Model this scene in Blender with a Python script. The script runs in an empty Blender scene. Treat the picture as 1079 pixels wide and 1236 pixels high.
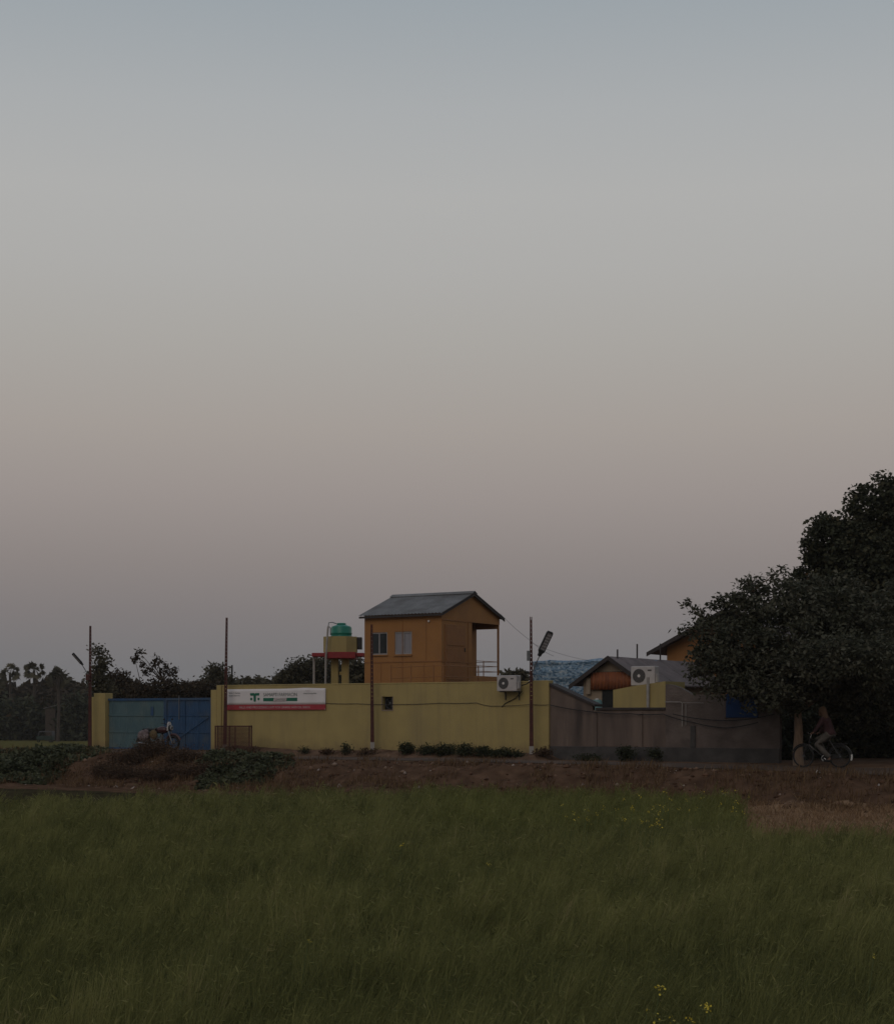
import bpy, bmesh, math, random
import numpy as np
from mathutils import Vector, Matrix

R = math.radians
random.seed(7)
rng = np.random.default_rng(11)
scene = bpy.context.scene
COL = scene.collection

# ------------------------------------------------------------------ camera
F, CX, HY, CAMZ = 2000.0, 539.5, 866.0, 1.76      # focal length, centre column, horizon row (photo pixels), eye height above the road
cam_data = bpy.data.cameras.new('camera')
cam = bpy.data.objects.new('camera', cam_data)
COL.objects.link(cam)
cam.location = (0, 0, CAMZ)
cam.rotation_euler = (R(90), 0, 0)
cam_data.sensor_fit = 'HORIZONTAL'
cam_data.sensor_width = 36
cam_data.lens = 36 * F / 1079.0
cam_data.shift_y = (HY - 618.0) / 1079.0
cam_data.clip_start = 0.1
cam_data.clip_end = 20000
scene.camera = cam

# ------------------------------------------------------------------ sky
world = bpy.data.worlds.new('World')
scene.world = world
world.use_nodes = True
wt = world.node_tree
wt.nodes.clear()
w_out = wt.nodes.new('ShaderNodeOutputWorld')
w_bg = wt.nodes.new('ShaderNodeBackground')
w_tc = wt.nodes.new('ShaderNodeTexCoord')
w_sep = wt.nodes.new('ShaderNodeSeparateXYZ')
w_ramp = wt.nodes.new('ShaderNodeValToRGB')
w_sky = wt.nodes.new('ShaderNodeTexSky')
w_sky.sky_type = 'NISHITA'
w_sky.sun_disc = False
SUN_EL, SUN_AZ = R(3.0), R(198)      # low afterglow behind the camera, a little to the left
w_sky.sun_elevation = R(1.0)
w_sky.sun_rotation = SUN_AZ
w_sky.air_density = 1.5
w_sky.dust_density = 3.0


def s2l(c):
    return tuple(((v / 255) / 12.92 if v / 255 <= 0.04045 else ((v / 255 + 0.055) / 1.055) ** 2.4) for v in c)


# dusk gradient by elevation: grey earth shadow at the horizon, pink belt, pale grey, blue-grey above
stops = [(0.000, (112, 112, 115)), (0.030, (117, 116, 118)), (0.062, (127, 122, 122)), (0.092, (138, 131, 129)),
         (0.132, (152, 144, 141)), (0.172, (162, 155, 150)), (0.222, (168, 165, 161)), (0.262, (172, 171, 169)),
         (0.300, (174, 174, 173)), (0.345, (168, 171, 173)), (0.400, (154, 162, 168)), (0.60, (140, 151, 164)), (1.0, (118, 132, 150))]
cr = w_ramp.color_ramp
while len(cr.elements) > 1:
    cr.elements.remove(cr.elements[-1])
cr.elements[0].position = stops[0][0]
cr.elements[0].color = (*s2l(stops[0][1]), 1)
for p, c in stops[1:]:
    e = cr.elements.new(p)
    e.color = (*s2l(c), 1)
w_add = wt.nodes.new('ShaderNodeMix')
w_add.data_type = 'RGBA'
w_add.blend_type = 'ADD'
w_add.inputs['Factor'].default_value = 0.006
wt.links.new(w_tc.outputs['Generated'], w_sep.inputs[0])
wt.links.new(w_sep.outputs['Z'], w_ramp.inputs['Fac'])
wt.links.new(w_ramp.outputs['Color'], w_add.inputs['A'])
wt.links.new(w_sky.outputs['Color'], w_add.inputs['B'])
wt.links.new(w_add.outputs['Result'], w_bg.inputs['Color'])
w_bg.inputs['Strength'].default_value = 1.0
wt.links.new(w_bg.outputs[0], w_out.inputs['Surface'])

sun_data = bpy.data.lights.new('sun', 'SUN')
sun_data.energy = 0.40
sun_data.angle = R(40)
sun_data.color = (1.0, 0.86, 0.72)
sun = bpy.data.objects.new('sun', sun_data)
COL.objects.link(sun)
sun_el = R(36)
to_sun = Vector((-0.35 * math.cos(sun_el), -0.937 * math.cos(sun_el), math.sin(sun_el)))
sun.rotation_euler = to_sun.to_track_quat('Z', 'Y').to_euler()

scene.view_settings.view_transform = 'Standard'
scene.view_settings.look = 'None'
scene.view_settings.exposure = 0.0
scene.view_settings.gamma = 1.0
scene.render.engine = 'CYCLES'
scene.cycles.use_denoising = True
scene.cycles.max_bounces = 4
scene.cycles.transmission_bounces = 2
scene.cycles.glossy_bounces = 2
scene.cycles.diffuse_bounces = 2
scene.cycles.volume_bounces = 1


# ================================================================== helpers
def tag(o, label=None, cat=None, group=None, kind=None):
    if label: o['label'] = label
    if cat: o['category'] = cat
    if group: o['group'] = group
    if kind: o['kind'] = kind
    return o


def empty(name, loc=(0, 0, 0), rz=0.0, label=None, cat=None, group=None):
    o = bpy.data.objects.new(name, None)
    COL.objects.link(o)
    o.location = loc
    o.rotation_euler = (0, 0, rz)
    o.empty_display_size = 0.2
    return tag(o, label, cat, group)


def copy_tree(o, parent=None):
    kids = list(o.children)
    c = o.copy()
    COL.objects.link(c)
    c.parent = parent
    for k in kids:
        copy_tree(k, c)
    return c


class MB:
    """collects shapes, links them as one mesh object"""

    def __init__(s):
        s.v, s.f = [], []

    def add(s, vs, fs):
        o = len(s.v)
        s.v += [tuple(p) for p in vs]
        s.f += [tuple(i + o for i in f) for f in fs]
        return s

    def box(s, x0, x1, y0, y1, z0, z1):
        vs = [(x0, y0, z0), (x1, y0, z0), (x1, y1, z0), (x0, y1, z0), (x0, y0, z1), (x1, y0, z1), (x1, y1, z1), (x0, y1, z1)]
        return s.add(vs, [(3, 2, 1, 0), (4, 5, 6, 7), (0, 1, 5, 4), (1, 2, 6, 5), (2, 3, 7, 6), (3, 0, 4, 7)])

    def bbox(s, x0, x1, y0, y1, z0, z1, b=0.01):
        """box with chamfered edges"""
        bm = bmesh.new()
        bmesh.ops.create_cube(bm, size=1)
        for v in bm.verts:
            v.co = Vector((x0 if v.co.x < 0 else x1, y0 if v.co.y < 0 else y1, z0 if v.co.z < 0 else z1))
        bmesh.ops.bevel(bm, geom=bm.edges[:], offset=b, segments=1, affect='EDGES')
        bm.verts.index_update()
        s.add([v.co[:] for v in bm.verts], [[v.index for v in f.verts] for f in bm.faces])
        bm.free()
        return s

    def tube(s, pts, rad, n=8, cap=True):
        pts = [Vector(p) for p in pts]
        if not hasattr(rad, '__len__'): rad = [rad] * len(pts)
        o = len(s.v)
        prev = None
        for i, p in enumerate(pts):
            a = pts[max(i - 1, 0)]
            b = pts[min(i + 1, len(pts) - 1)]
            t = (b - a)
            if t.length < 1e-9: t = Vector((0, 0, 1))
            t.normalize()
            if prev is None:
                u = t.cross(Vector((0, 0, 1)) if abs(t.z) < 0.9 else Vector((1, 0, 0))).normalized()
            else:
                u = (prev - t * prev.dot(t))
                u = u.normalized() if u.length > 1e-6 else t.orthogonal().normalized()
            prev = u
            w = t.cross(u)
            for k in range(n):
                a_ = 2 * math.pi * k / n
                q = p + (u * math.cos(a_) + w * math.sin(a_)) * rad[i]
                s.v.append(q[:])
        for i in range(len(pts) - 1):
            for k in range(n):
                k2 = (k + 1) % n
                s.f.append((o + i * n + k, o + i * n + k2, o + (i + 1) * n + k2, o + (i + 1) * n + k))
        if cap:
            s.f.append(tuple(o + k for k in range(n))[::-1])
            s.f.append(tuple(o + (len(pts) - 1) * n + k for k in range(n)))
        return s

    def lathe(s, prof, n=24, c=(0, 0, 0), axis='z'):
        o = len(s.v)
        for r, h in prof:
            for k in range(n):
                a = 2 * math.pi * k / n
                p = (r * math.cos(a), r * math.sin(a), h)
                if axis == 'y': p = (p[0], p[2], p[1])
                if axis == 'x': p = (p[2], p[0], p[1])
                s.v.append((c[0] + p[0], c[1] + p[1], c[2] + p[2]))
        m = len(prof)
        for i in range(m - 1):
            for k in range(n):
                k2 = (k + 1) % n
                s.f.append((o + i * n + k, o + i * n + k2, o + (i + 1) * n + k2, o + (i + 1) * n + k))
        if prof[0][0] > 1e-6: s.f.append(tuple(o + k for k in range(n))[::-1])
        if prof[-1][0] > 1e-6: s.f.append(tuple(o + (m - 1) * n + k for k in range(n)))
        return s

    def torus(s, c, R_, r, n=32, m=8, axis='y', a0=0, a1=360):
        pts = []
        full = abs(a1 - a0) >= 360
        cnt = n if full else n + 1
        for i in range(cnt):
            a = R(a0) + (R(a1) - R(a0)) * i / n
            if axis == 'y': pts.append((c[0] + R_ * math.cos(a), c[1], c[2] + R_ * math.sin(a)))
            elif axis == 'x': pts.append((c[0], c[1] + R_ * math.cos(a), c[2] + R_ * math.sin(a)))
            else: pts.append((c[0] + R_ * math.cos(a), c[1] + R_ * math.sin(a), c[2]))
        if full: pts.append(pts[0])
        return s.tube(pts, r, m, cap=not full)

    def prism(s, poly, y0, y1):
        """poly in x,z extruded along y"""
        n = len(poly)
        vs = [(x, y0, z) for x, z in poly] + [(x, y1, z) for x, z in poly]
        fs = [tuple(range(n)), tuple(range(2 * n - 1, n - 1, -1))]
        for i in range(n):
            j = (i + 1) % n
            fs.append((i, i + n, j + n, j))
        return s.add(vs, fs)

    def prismx(s, poly, x0, x1):
        """poly in y,z extruded along x"""
        n = len(poly)
        vs = [(x0, y, z) for y, z in poly] + [(x1, y, z) for y, z in poly]
        fs = [tuple(range(n)), tuple(range(2 * n - 1, n - 1, -1))]
        for i in range(n):
            j = (i + 1) % n
            fs.append((i, i + n, j + n, j))
        return s.add(vs, fs)

    def ball(s, c, r, sc=(1, 1, 1), sub=2):
        bm = bmesh.new()
        bmesh.ops.create_icosphere(bm, subdivisions=sub, radius=r)
        bm.verts.index_update()
        s.add([(c[0] + v.co.x * sc[0], c[1] + v.co.y * sc[1], c[2] + v.co.z * sc[2]) for v in bm.verts], [[v.index for v in f.verts] for f in bm.faces])
        bm.free()
        return s

    def build(s, name, m, parent=None, smooth=False, label=None, cat=None, group=None, kind=None, fix=True):
        me = bpy.data.meshes.new(name)
        me.from_pydata(s.v, [], s.f)
        if fix:
            bm = bmesh.new()
            bm.from_mesh(me)
            bmesh.ops.recalc_face_normals(bm, faces=bm.faces[:])
            bm.to_mesh(me)
            bm.free()
        me.update()
        if smooth:
            me.polygons.foreach_set('use_smooth', [True] * len(me.polygons))
            try: me.set_sharp_from_angle(angle=R(40))
            except Exception: pass
        me.materials.append(m)
        o = bpy.data.objects.new(name, me)
        COL.objects.link(o)
        if parent: o.parent = parent
        return tag(o, label, cat, group, kind)


def np_mesh(name, co, nper, m, parent=None, tint=None, label=None, cat=None, group=None, kind=None, faces=None):
    """co: (N,3). faces: int array (M,k) of one polygon size, or list of such arrays"""
    me = bpy.data.meshes.new(name)
    co = np.asarray(co, dtype=np.float32)
    me.vertices.add(len(co))
    me.vertices.foreach_set('co', co.ravel())
    if not isinstance(faces, list): faces = [faces]
    loops = np.concatenate([f.ravel() for f in faces]).astype(np.int32)
    tot = np.concatenate([np.full(len(f), f.shape[1]) for f in faces])
    start = np.concatenate([[0], np.cumsum(tot)[:-1]]).astype(np.int32)
    me.loops.add(len(loops))
    me.loops.foreach_set('vertex_index', loops)
    me.polygons.add(len(tot))
    me.polygons.foreach_set('loop_start', start)
    me.update(calc_edges=True)
    if tint is not None:
        at = me.attributes.new('tint', 'FLOAT', 'POINT')
        at.data.foreach_set('value', np.asarray(tint, dtype=np.float32))
    me.materials.append(m)
    o = bpy.data.objects.new(name, me)
    COL.objects.link(o)
    if parent: o.parent = parent
    return tag(o, label, cat, group, kind)


# ------------------------------------------------------------------ value noise (numpy)
_lat = np.random.default_rng(3).random((64, 64))


def vnoise(x, y, sc):
    x = np.asarray(x, float) / sc + 1000.3
    y = np.asarray(y, float) / sc + 1000.7
    xi = np.floor(x).astype(int); yi = np.floor(y).astype(int)
    fx = x - xi; fy = y - yi
    fx = fx * fx * (3 - 2 * fx); fy = fy * fy * (3 - 2 * fy)
    a = _lat[xi % 64, yi % 64]; b = _lat[(xi + 1) % 64, yi % 64]
    c = _lat[xi % 64, (yi + 1) % 64]; d = _lat[(xi + 1) % 64, (yi + 1) % 64]
    return (a * (1 - fx) + b * fx) * (1 - fy) + (c * (1 - fx) + d * fx) * fy


def sstep(a, b, x):
    t = np.clip((np.asarray(x, float) - a) / (b - a), 0, 1)
    return t * t * (3 - 2 * t)


# ------------------------------------------------------------------ materials
def mat(name, c1, c2=None, scale=6.0, rough=0.8, bump=0.0, bscale=None, detail=4, metal=0.0, spec=0.3, stretch=(1, 1, 1), c3=None, s3=0.7, lo=0.35, hi=0.65):
    m = bpy.data.materials.new(name)
    m.use_nodes = True
    nt = m.node_tree
    b = nt.nodes['Principled BSDF']
    b.inputs['Roughness'].default_value = rough
    b.inputs['Metallic'].default_value = metal
    b.inputs['Specular IOR Level'].default_value = spec
    tc = nt.nodes.new('ShaderNodeTexCoord')
    mp = nt.nodes.new('ShaderNodeMapping')
    mp.inputs['Scale'].default_value = stretch
    nt.links.new(tc.outputs['Object'], mp.inputs['Vector'])
    c2 = c2 or tuple(v * 0.8 for v in c1)
    n = nt.nodes.new('ShaderNodeTexNoise')
    n.inputs['Scale'].default_value = scale
    n.inputs['Detail'].default_value = detail
    nt.links.new(mp.outputs[0], n.inputs['Vector'])
    rp = nt.nodes.new('ShaderNodeValToRGB')
    rp.color_ramp.elements[0].position = lo
    rp.color_ramp.elements[1].position = hi
    rp.color_ramp.elements[0].color = (*c2, 1)
    rp.color_ramp.elements[1].color = (*c1, 1)
    nt.links.new(n.outputs['Fac'], rp.inputs['Fac'])
    out = rp.outputs['Color']
    if c3:
        n3 = nt.nodes.new('ShaderNodeTexNoise')
        n3.inputs['Scale'].default_value = s3
        n3.inputs['Detail'].default_value = 6
        nt.links.new(mp.outputs[0], n3.inputs['Vector'])
        r3 = nt.nodes.new('ShaderNodeValToRGB')
        r3.color_ramp.elements[0].position = 0.5
        r3.color_ramp.elements[1].position = 0.72
        nt.links.new(n3.outputs['Fac'], r3.inputs['Fac'])
        mx = nt.nodes.new('ShaderNodeMix')
        mx.data_type = 'RGBA'
        nt.links.new(r3.outputs['Color'], mx.inputs['Factor'])
        nt.links.new(out, mx.inputs['A'])
        mx.inputs['B'].default_value = (*c3, 1)
        out = mx.outputs['Result']
    nt.links.new(out, b.inputs['Base Color'])
    if bump:
        n2 = nt.nodes.new('ShaderNodeTexNoise')
        n2.inputs['Scale'].default_value = bscale or scale * 4
        n2.inputs['Detail'].default_value = 6
        nt.links.new(mp.outputs[0], n2.inputs['Vector'])
        bp = nt.nodes.new('ShaderNodeBump')
        bp.inputs['Strength'].default_value = bump
        bp.inputs['Distance'].default_value = 0.05
        nt.links.new(n2.outputs['Fac'], bp.inputs['Height'])
        nt.links.new(bp.outputs[0], b.inputs['Normal'])
    return m


def leafmat(name, stops_, rough=0.8, trans=0.25, spec=0.04):
    """leaf colour picked per leaf by the 'tint' attribute; thin leaves let some light through"""
    m = bpy.data.materials.new(name)
    m.use_nodes = True
    nt = m.node_tree
    b = nt.nodes['Principled BSDF']
    out = nt.nodes['Material Output']
    b.inputs['Roughness'].default_value = rough
    b.inputs['Specular IOR Level'].default_value = spec
    at = nt.nodes.new('ShaderNodeAttribute')
    at.attribute_name = 'tint'
    rp = nt.nodes.new('ShaderNodeValToRGB')
    els = rp.color_ramp.elements
    els[0].position, els[0].color = stops_[0][0], (*stops_[0][1], 1)
    els[1].position, els[1].color = stops_[-1][0], (*stops_[-1][1], 1)
    for p, c in stops_[1:-1]:
        e = els.new(p)
        e.color = (*c, 1)
    nt.links.new(at.outputs['Fac'], rp.inputs['Fac'])
    nt.links.new(rp.outputs['Color'], b.inputs['Base Color'])
    if trans > 0:
        tr = nt.nodes.new('ShaderNodeBsdfTranslucent')
        nt.links.new(rp.outputs['Color'], tr.inputs['Color'])
        mx = nt.nodes.new('ShaderNodeMixShader')
        mx.inputs[0].default_value = trans
        nt.links.new(b.outputs[0], mx.inputs[1])
        nt.links.new(tr.outputs[0], mx.inputs[2])
        nt.links.new(mx.outputs[0], out.inputs['Surface'])
    return m


M = {}
M['yellow'] = mat('yellow_plaster', (0.355, 0.270, 0.108), (0.318, 0.242, 0.098), 1.4, 0.9, 0.25, 30, c3=(0.285, 0.218, 0.098), s3=0.5)
M['orange'] = mat('orange_sheet', (0.30, 0.137, 0.042), (0.265, 0.12, 0.037), 1.2, 0.7, 0.1, 20, c3=(0.24, 0.112, 0.04), s3=0.9)
M['orange_door'] = mat('orange_door', (0.245, 0.105, 0.035), (0.215, 0.092, 0.031), 2, 0.6, 0.08)
M['rust_panel'] = mat('rust_orange_sheet', (0.24, 0.078, 0.03), (0.16, 0.052, 0.024), 3, 0.75, 0.2, stretch=(4, 4, 0.5))
M['roof'] = mat('grey_roof_sheet', (0.195, 0.19, 0.188), (0.145, 0.142, 0.14), 2, 0.8, 0.1, c3=(0.12, 0.11, 0.105), spec=0.15, s3=0.8)
M['roof_brown'] = mat('brown_roof', (0.16, 0.125, 0.12), (0.12, 0.095, 0.09), 2.5, 0.85, 0.2, c3=(0.10, 0.08, 0.075), s3=1.1)
M['fascia'] = mat('dark_fascia', (0.045, 0.035, 0.032), None, 5, 0.8)
M['grey_wall'] = mat('brown_grey_render', (0.155, 0.113, 0.091), (0.105, 0.077, 0.064), 1.6, 0.95, 0.5, 14, c3=(0.062, 0.047, 0.041), s3=0.9, stretch=(1.6, 1.6, 0.22))
M['grey_wall_b'] = mat('old_cement_render', (0.13, 0.10, 0.087), (0.085, 0.066, 0.058), 1.5, 0.95, 0.5, 14, c3=(0.175, 0.14, 0.12), s3=0.9)
M['plinth'] = mat('dark_plinth', (0.072, 0.064, 0.060), (0.046, 0.042, 0.040), 2, 0.95, 0.5, 10)
M['blue_gate'] = mat('blue_gate_paint', (0.024, 0.068, 0.145), (0.018, 0.05, 0.11), 2.2, 0.55, 0.1, c3=(0.05, 0.075, 0.11), s3=1.3)
M['blue_grey'] = mat('faded_blue_green_sheet', (0.075, 0.125, 0.135), (0.055, 0.10, 0.115), 1.8, 0.6, 0.1, c3=(0.10, 0.13, 0.125), s3=1.0)
M['blue_panel'] = mat('deep_blue_sheet', (0.009, 0.036, 0.115), (0.007, 0.030, 0.095), 2, 0.8, 0.05)
M['rust'] = mat('red_oxide_steel', (0.085, 0.028, 0.022), (0.05, 0.02, 0.017), 8, 0.8, 0.2)
M['darksteel'] = mat('dark_steel', (0.03, 0.03, 0.03), (0.02, 0.02, 0.02), 8, 0.6)
M['grey_steel'] = mat('grey_galvanised', (0.16, 0.16, 0.165), (0.12, 0.12, 0.12), 8, 0.5, metal=0.3)
M['chrome'] = mat('chrome', (0.55, 0.55, 0.56), None, 8, 0.22, metal=1.0)
M['white'] = mat('white_paint', (0.62, 0.57, 0.54), (0.54, 0.49, 0.46), 3, 0.6, 0.05)
M['pvc'] = mat('white_pvc', (0.33, 0.30, 0.27), (0.25, 0.225, 0.20), 4, 0.5)
M['ac'] = mat('ac_white', (0.45, 0.41, 0.395), (0.37, 0.335, 0.32), 3, 0.5)
M['acgrille'] = mat('ac_grille', (0.075, 0.065, 0.06), None, 6, 0.6)
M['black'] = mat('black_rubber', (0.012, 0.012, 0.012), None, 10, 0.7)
M['bannerwhite'] = mat('banner_white', (0.66, 0.61, 0.60), (0.60, 0.55, 0.54), 1.5, 0.55)
M['bannerred'] = mat('banner_red', (0.34, 0.035, 0.045), (0.28, 0.03, 0.04), 2, 0.55)
M['bannergreen'] = mat('banner_green', (0.012, 0.13, 0.075), None, 3, 0.55)
M['bannergrey'] = mat('banner_dark_print', (0.10, 0.12, 0.11), None, 3, 0.6)
M['bannerpale'] = mat('banner_pale_print', (0.50, 0.40, 0.40), None, 3, 0.6)
M['redslab'] = mat('red_slab_paint', (0.26, 0.03, 0.032), (0.20, 0.024, 0.026), 3, 0.7, 0.1)
M['tank'] = mat('green_plastic', (0.015, 0.18, 0.12), (0.012, 0.14, 0.095), 2, 0.35)
M['glassdark'] = mat('dark_window_glass', (0.02, 0.025, 0.026), (0.015, 0.018, 0.018), 3, 0.08, spec=0.4)
M['glasspale'] = mat('curtained_window_glass', (0.24, 0.225, 0.235), (0.20, 0.185, 0.20), 3, 0.12, spec=0.5, stretch=(6, 6, 0.4))  # pale panes with vertically stretched tone
M['winframe'] = mat('window_frame', (0.30, 0.27, 0.26), None, 5, 0.5)
M['beige'] = mat('beige_plaster', (0.26, 0.20, 0.145), (0.21, 0.16, 0.115), 2, 0.9, 0.2)
M['teal'] = mat('teal_plastic', (0.13, 0.24, 0.235), None, 3, 0.5)
M['bark'] = mat('pale_bark', (0.24, 0.165, 0.115), (0.17, 0.115, 0.08), 6, 0.95, 0.8, 20, stretch=(3, 3, 0.6))
M['barkdark'] = mat('dark_bark', (0.07, 0.052, 0.042), (0.045, 0.035, 0.028), 6, 0.95, 0.6)
M['barkgrey'] = mat('grey_bark', (0.20, 0.175, 0.16), (0.13, 0.11, 0.10), 6, 0.95, 0.4)
M['twig'] = mat('dry_twigs', (0.11, 0.065, 0.045), (0.07, 0.042, 0.03), 8, 0.95)
M['road'] = mat('dusty_tarmac', (0.125, 0.092, 0.074), (0.09, 0.067, 0.055), 0.8, 1.0, 0.4, 25, c3=(0.15, 0.105, 0.078), s3=0.35, spec=0.0)
M['tarp'] = None
M['lf_front'] = leafmat('fig_leaves', [(0, (0.036, 0.039, 0.025)), (0.5, (0.074, 0.073, 0.049)), (1, (0.135, 0.125, 0.093))], 0.6)
M['lf_dark'] = leafmat('dark_mango_leaves', [(0, (0.028, 0.031, 0.021)), (0.6, (0.058, 0.060, 0.038)), (0.92, (0.092, 0.082, 0.048)), (1, (0.115, 0.068, 0.039))], 0.9, .2, .02)
M['lf_far'] = leafmat('far_leaves', [(0, (0.042, 0.037, 0.024)), (0.6, (0.078, 0.069, 0.044)), (1, (0.12, 0.10, 0.063))], 0.85, .2, .08)
M['lf_brown'] = leafmat('far_brown_scrub', [(0, (0.028, 0.020, 0.014)), (0.6, (0.052, 0.037, 0.026)), (1, (0.072, 0.058, 0.035))], 0.9, .15, .05)
M['lf_weed'] = leafmat('creeper_leaves', [(0, (0.040, 0.044, 0.024)), (0.6, (0.080, 0.084, 0.046)), (1, (0.14, 0.138, 0.082))], 0.6)
M['lf_shrub'] = leafmat('shrub_leaves', [(0, (0.024, 0.029, 0.016)), (0.6, (0.046, 0.050, 0.028)), (1, (0.080, 0.080, 0.044))], 0.7)
M['lf_dry'] = leafmat('dry_leaves', [(0, (0.05, 0.032, 0.022)), (0.6, (0.085, 0.053, 0.034)), (1, (0.13, 0.085, 0.055))], 0.9)
M['lf_straw'] = leafmat('dry_grass', [(0, (0.085, 0.050, 0.028)), (0.5, (0.16, 0.098, 0.054)), (1, (0.25, 0.16, 0.088))], 0.9)
M['lf_stubble'] = leafmat('pale_stubble', [(0, (0.14, 0.082, 0.045)), (0.5, (0.235, 0.145, 0.082)), (1, (0.32, 0.21, 0.125))], 0.9)
M['lf_crop'] = leafmat('crop_blades', [(0, (0.082, 0.086, 0.034)), (0.45, (0.174, 0.172, 0.060)), (0.85, (0.247, 0.231, 0.086)), (1, (0.275, 0.232, 0.108))], 0.9, 0.3)
M['lf_mustard'] = leafmat('mustard_blades', [(0, (0.095, 0.098, 0.032)), (0.6, (0.185, 0.186, 0.062)), (1, (0.25, 0.235, 0.085))], 0.9, 0.3)
M['flower'] = mat('mustard_yellow', (0.55, 0.42, 0.04), (0.44, 0.34, 0.035), 30, 0.6)
M['stem'] = mat('mustard_stem', (0.10, 0.12, 0.04), None, 10, 0.7)
M['skin'] = mat('skin', (0.14, 0.075, 0.05), None, 10, 0.6)
M['maroon'] = mat('maroon_cloth', (0.045, 0.019, 0.02), (0.03, 0.013, 0.015), 6, 0.95, 0.3)
M['palecloth'] = mat('pale_cloth', (0.085, 0.072, 0.062), (0.06, 0.052, 0.044), 6, 0.95, 0.3)
M['brownshawl'] = mat('brown_shawl', (0.095, 0.055, 0.032), (0.068, 0.04, 0.024), 8, 0.95, 0.3)
M['clods'] = leafmat('soil_clods', [(0, (0.05, 0.028, 0.018)), (0.75, (0.13, 0.072, 0.046)), (0.96, (0.19, 0.12, 0.08)), (1, (0.42, 0.36, 0.32))], 0.95, 0)
M['bikepaint'] = mat('black_enamel', (0.02, 0.018, 0.018), None, 6, 0.3)
M['motored'] = mat('dark_red_enamel', (0.05, 0.018, 0.018), None, 6, 0.3)
M['mudguard'] = mat('pale_mudguard_tip', (0.62, 0.6, 0.56), None, 5, 0.5)
M['autogreen'] = mat('auto_dark_green', (0.012, 0.026, 0.02), None, 4, 0.5)
M['autoblack'] = mat('auto_canopy_grey', (0.07, 0.07, 0.075), None, 4, 0.7)
M['mustardbag'] = mat('mustard_sack', (0.12, 0.08, 0.035), (0.08, 0.055, 0.028), 6, 0.9, 0.4)
M['pinkcloth'] = mat('pale_pink_bundle', (0.21, 0.165, 0.165), (0.11, 0.08, 0.08), 6, 0.95, 0.4)
M['lens'] = mat('lamp_lens', (0.35, 0.33, 0.33), None, 5, 0.2)
M['led'] = mat('led_panel', (0.22, 0.20, 0.20), (0.10, 0.09, 0.09), 60, 0.3)

# rain streaks under the coping and a ragged splash of mud at the foot of the yellow wall
nt = M['yellow'].node_tree
b_ = nt.nodes['Principled BSDF']
src = b_.inputs['Base Color'].links[0].from_socket
tc_ = [n for n in nt.nodes if n.type == 'TEX_COORD'][0]
mp_ = nt.nodes.new('ShaderNodeMapping'); mp_.inputs['Scale'].default_value = (5, 5, .35)
nt.links.new(tc_.outputs['Object'], mp_.inputs['Vector'])
ns = nt.nodes.new('ShaderNodeTexNoise'); ns.inputs['Scale'].default_value = 1.0; ns.inputs['Detail'].default_value = 7
nt.links.new(mp_.outputs[0], ns.inputs['Vector'])
rs = nt.nodes.new('ShaderNodeValToRGB'); rs.color_ramp.elements[0].position = .52; rs.color_ramp.elements[1].position = .78
rs.color_ramp.elements[1].color = (.45, .45, .45, 1)
nt.links.new(ns.outputs['Fac'], rs.inputs['Fac'])
m1 = nt.nodes.new('ShaderNodeMix'); m1.data_type = 'RGBA'; m1.inputs['B'].default_value = (0.20, 0.155, 0.085, 1)
nt.links.new(rs.outputs['Color'], m1.inputs['Factor']); nt.links.new(src, m1.inputs['A'])
sp_ = nt.nodes.new('ShaderNodeSeparateXYZ'); nt.links.new(tc_.outputs['Object'], sp_.inputs[0])
n4 = nt.nodes.new('ShaderNodeTexNoise'); n4.inputs['Scale'].default_value = 2.5; n4.inputs['Detail'].default_value = 7
nt.links.new(tc_.outputs['Object'], n4.inputs['Vector'])
ma = nt.nodes.new('ShaderNodeMath'); ma.operation = 'MULTIPLY_ADD'; ma.inputs[1].default_value = -0.9; ma.inputs[2].default_value = 1.25
nt.links.new(n4.outputs['Fac'], ma.inputs[0])       # ragged height of the splash
mb_ = nt.nodes.new('ShaderNodeMath'); mb_.operation = 'SUBTRACT'
nt.links.new(ma.outputs[0], mb_.inputs[0]); nt.links.new(sp_.outputs['Z'], mb_.inputs[1])
mc_ = nt.nodes.new('ShaderNodeMapRange'); mc_.inputs['From Min'].default_value = -0.12; mc_.inputs['From Max'].default_value = 0.35; mc_.inputs['To Max'].default_value = 0.6
nt.links.new(mb_.outputs[0], mc_.inputs['Value'])
m2 = nt.nodes.new('ShaderNodeMix'); m2.data_type = 'RGBA'; m2.inputs['B'].default_value = (0.17, 0.115, 0.065, 1)
nt.links.new(mc_.outputs[0], m2.inputs['Factor']); nt.links.new(m1.outputs['Result'], m2.inputs['A'])
nt.links.new(m2.outputs['Result'], b_.inputs['Base Color'])

# crumpled blue tarpaulin with pale worn patches
m = mat('blue_tarpaulin', (0.19, 0.28, 0.37), (0.055, 0.11, 0.17), 7.5, 0.7, 0.8, 12, detail=3, c3=(0.42, 0.46, 0.48), s3=6.5, lo=.40, hi=.60, stretch=(1, 1, 2.0))
M['tarp'] = m

# ================================================================== the place's own axes
# The compound wall, gate, tower and road share one direction, turned 32 degrees from the picture plane.
TH = R(32)
CT, ST = math.cos(TH), math.sin(TH)
OX, OY = 3.53, 57.14


def L2W(lx, ly, z=0.0):
    return Vector((OX + lx * CT + ly * ST, OY - lx * ST + ly * CT, z))


def W2L(X, Y):
    dx, dy = X - OX, Y - OY
    return dx * CT - dy * ST, dx * ST + dy * CT


def LX(px, ly):
    t = (px - CX) / F
    return (t * (OY + ly * CT) - OX - ly * ST) / (CT + t * ST)


def DEP(lx, ly):
    return OY - lx * ST + ly * CT


def ZP(py, d):
    return CAMZ + (HY - py) / F * d


def at(px, py, d):
    return Vector(((px - CX) / F * d, d, ZP(py, d)))


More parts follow.
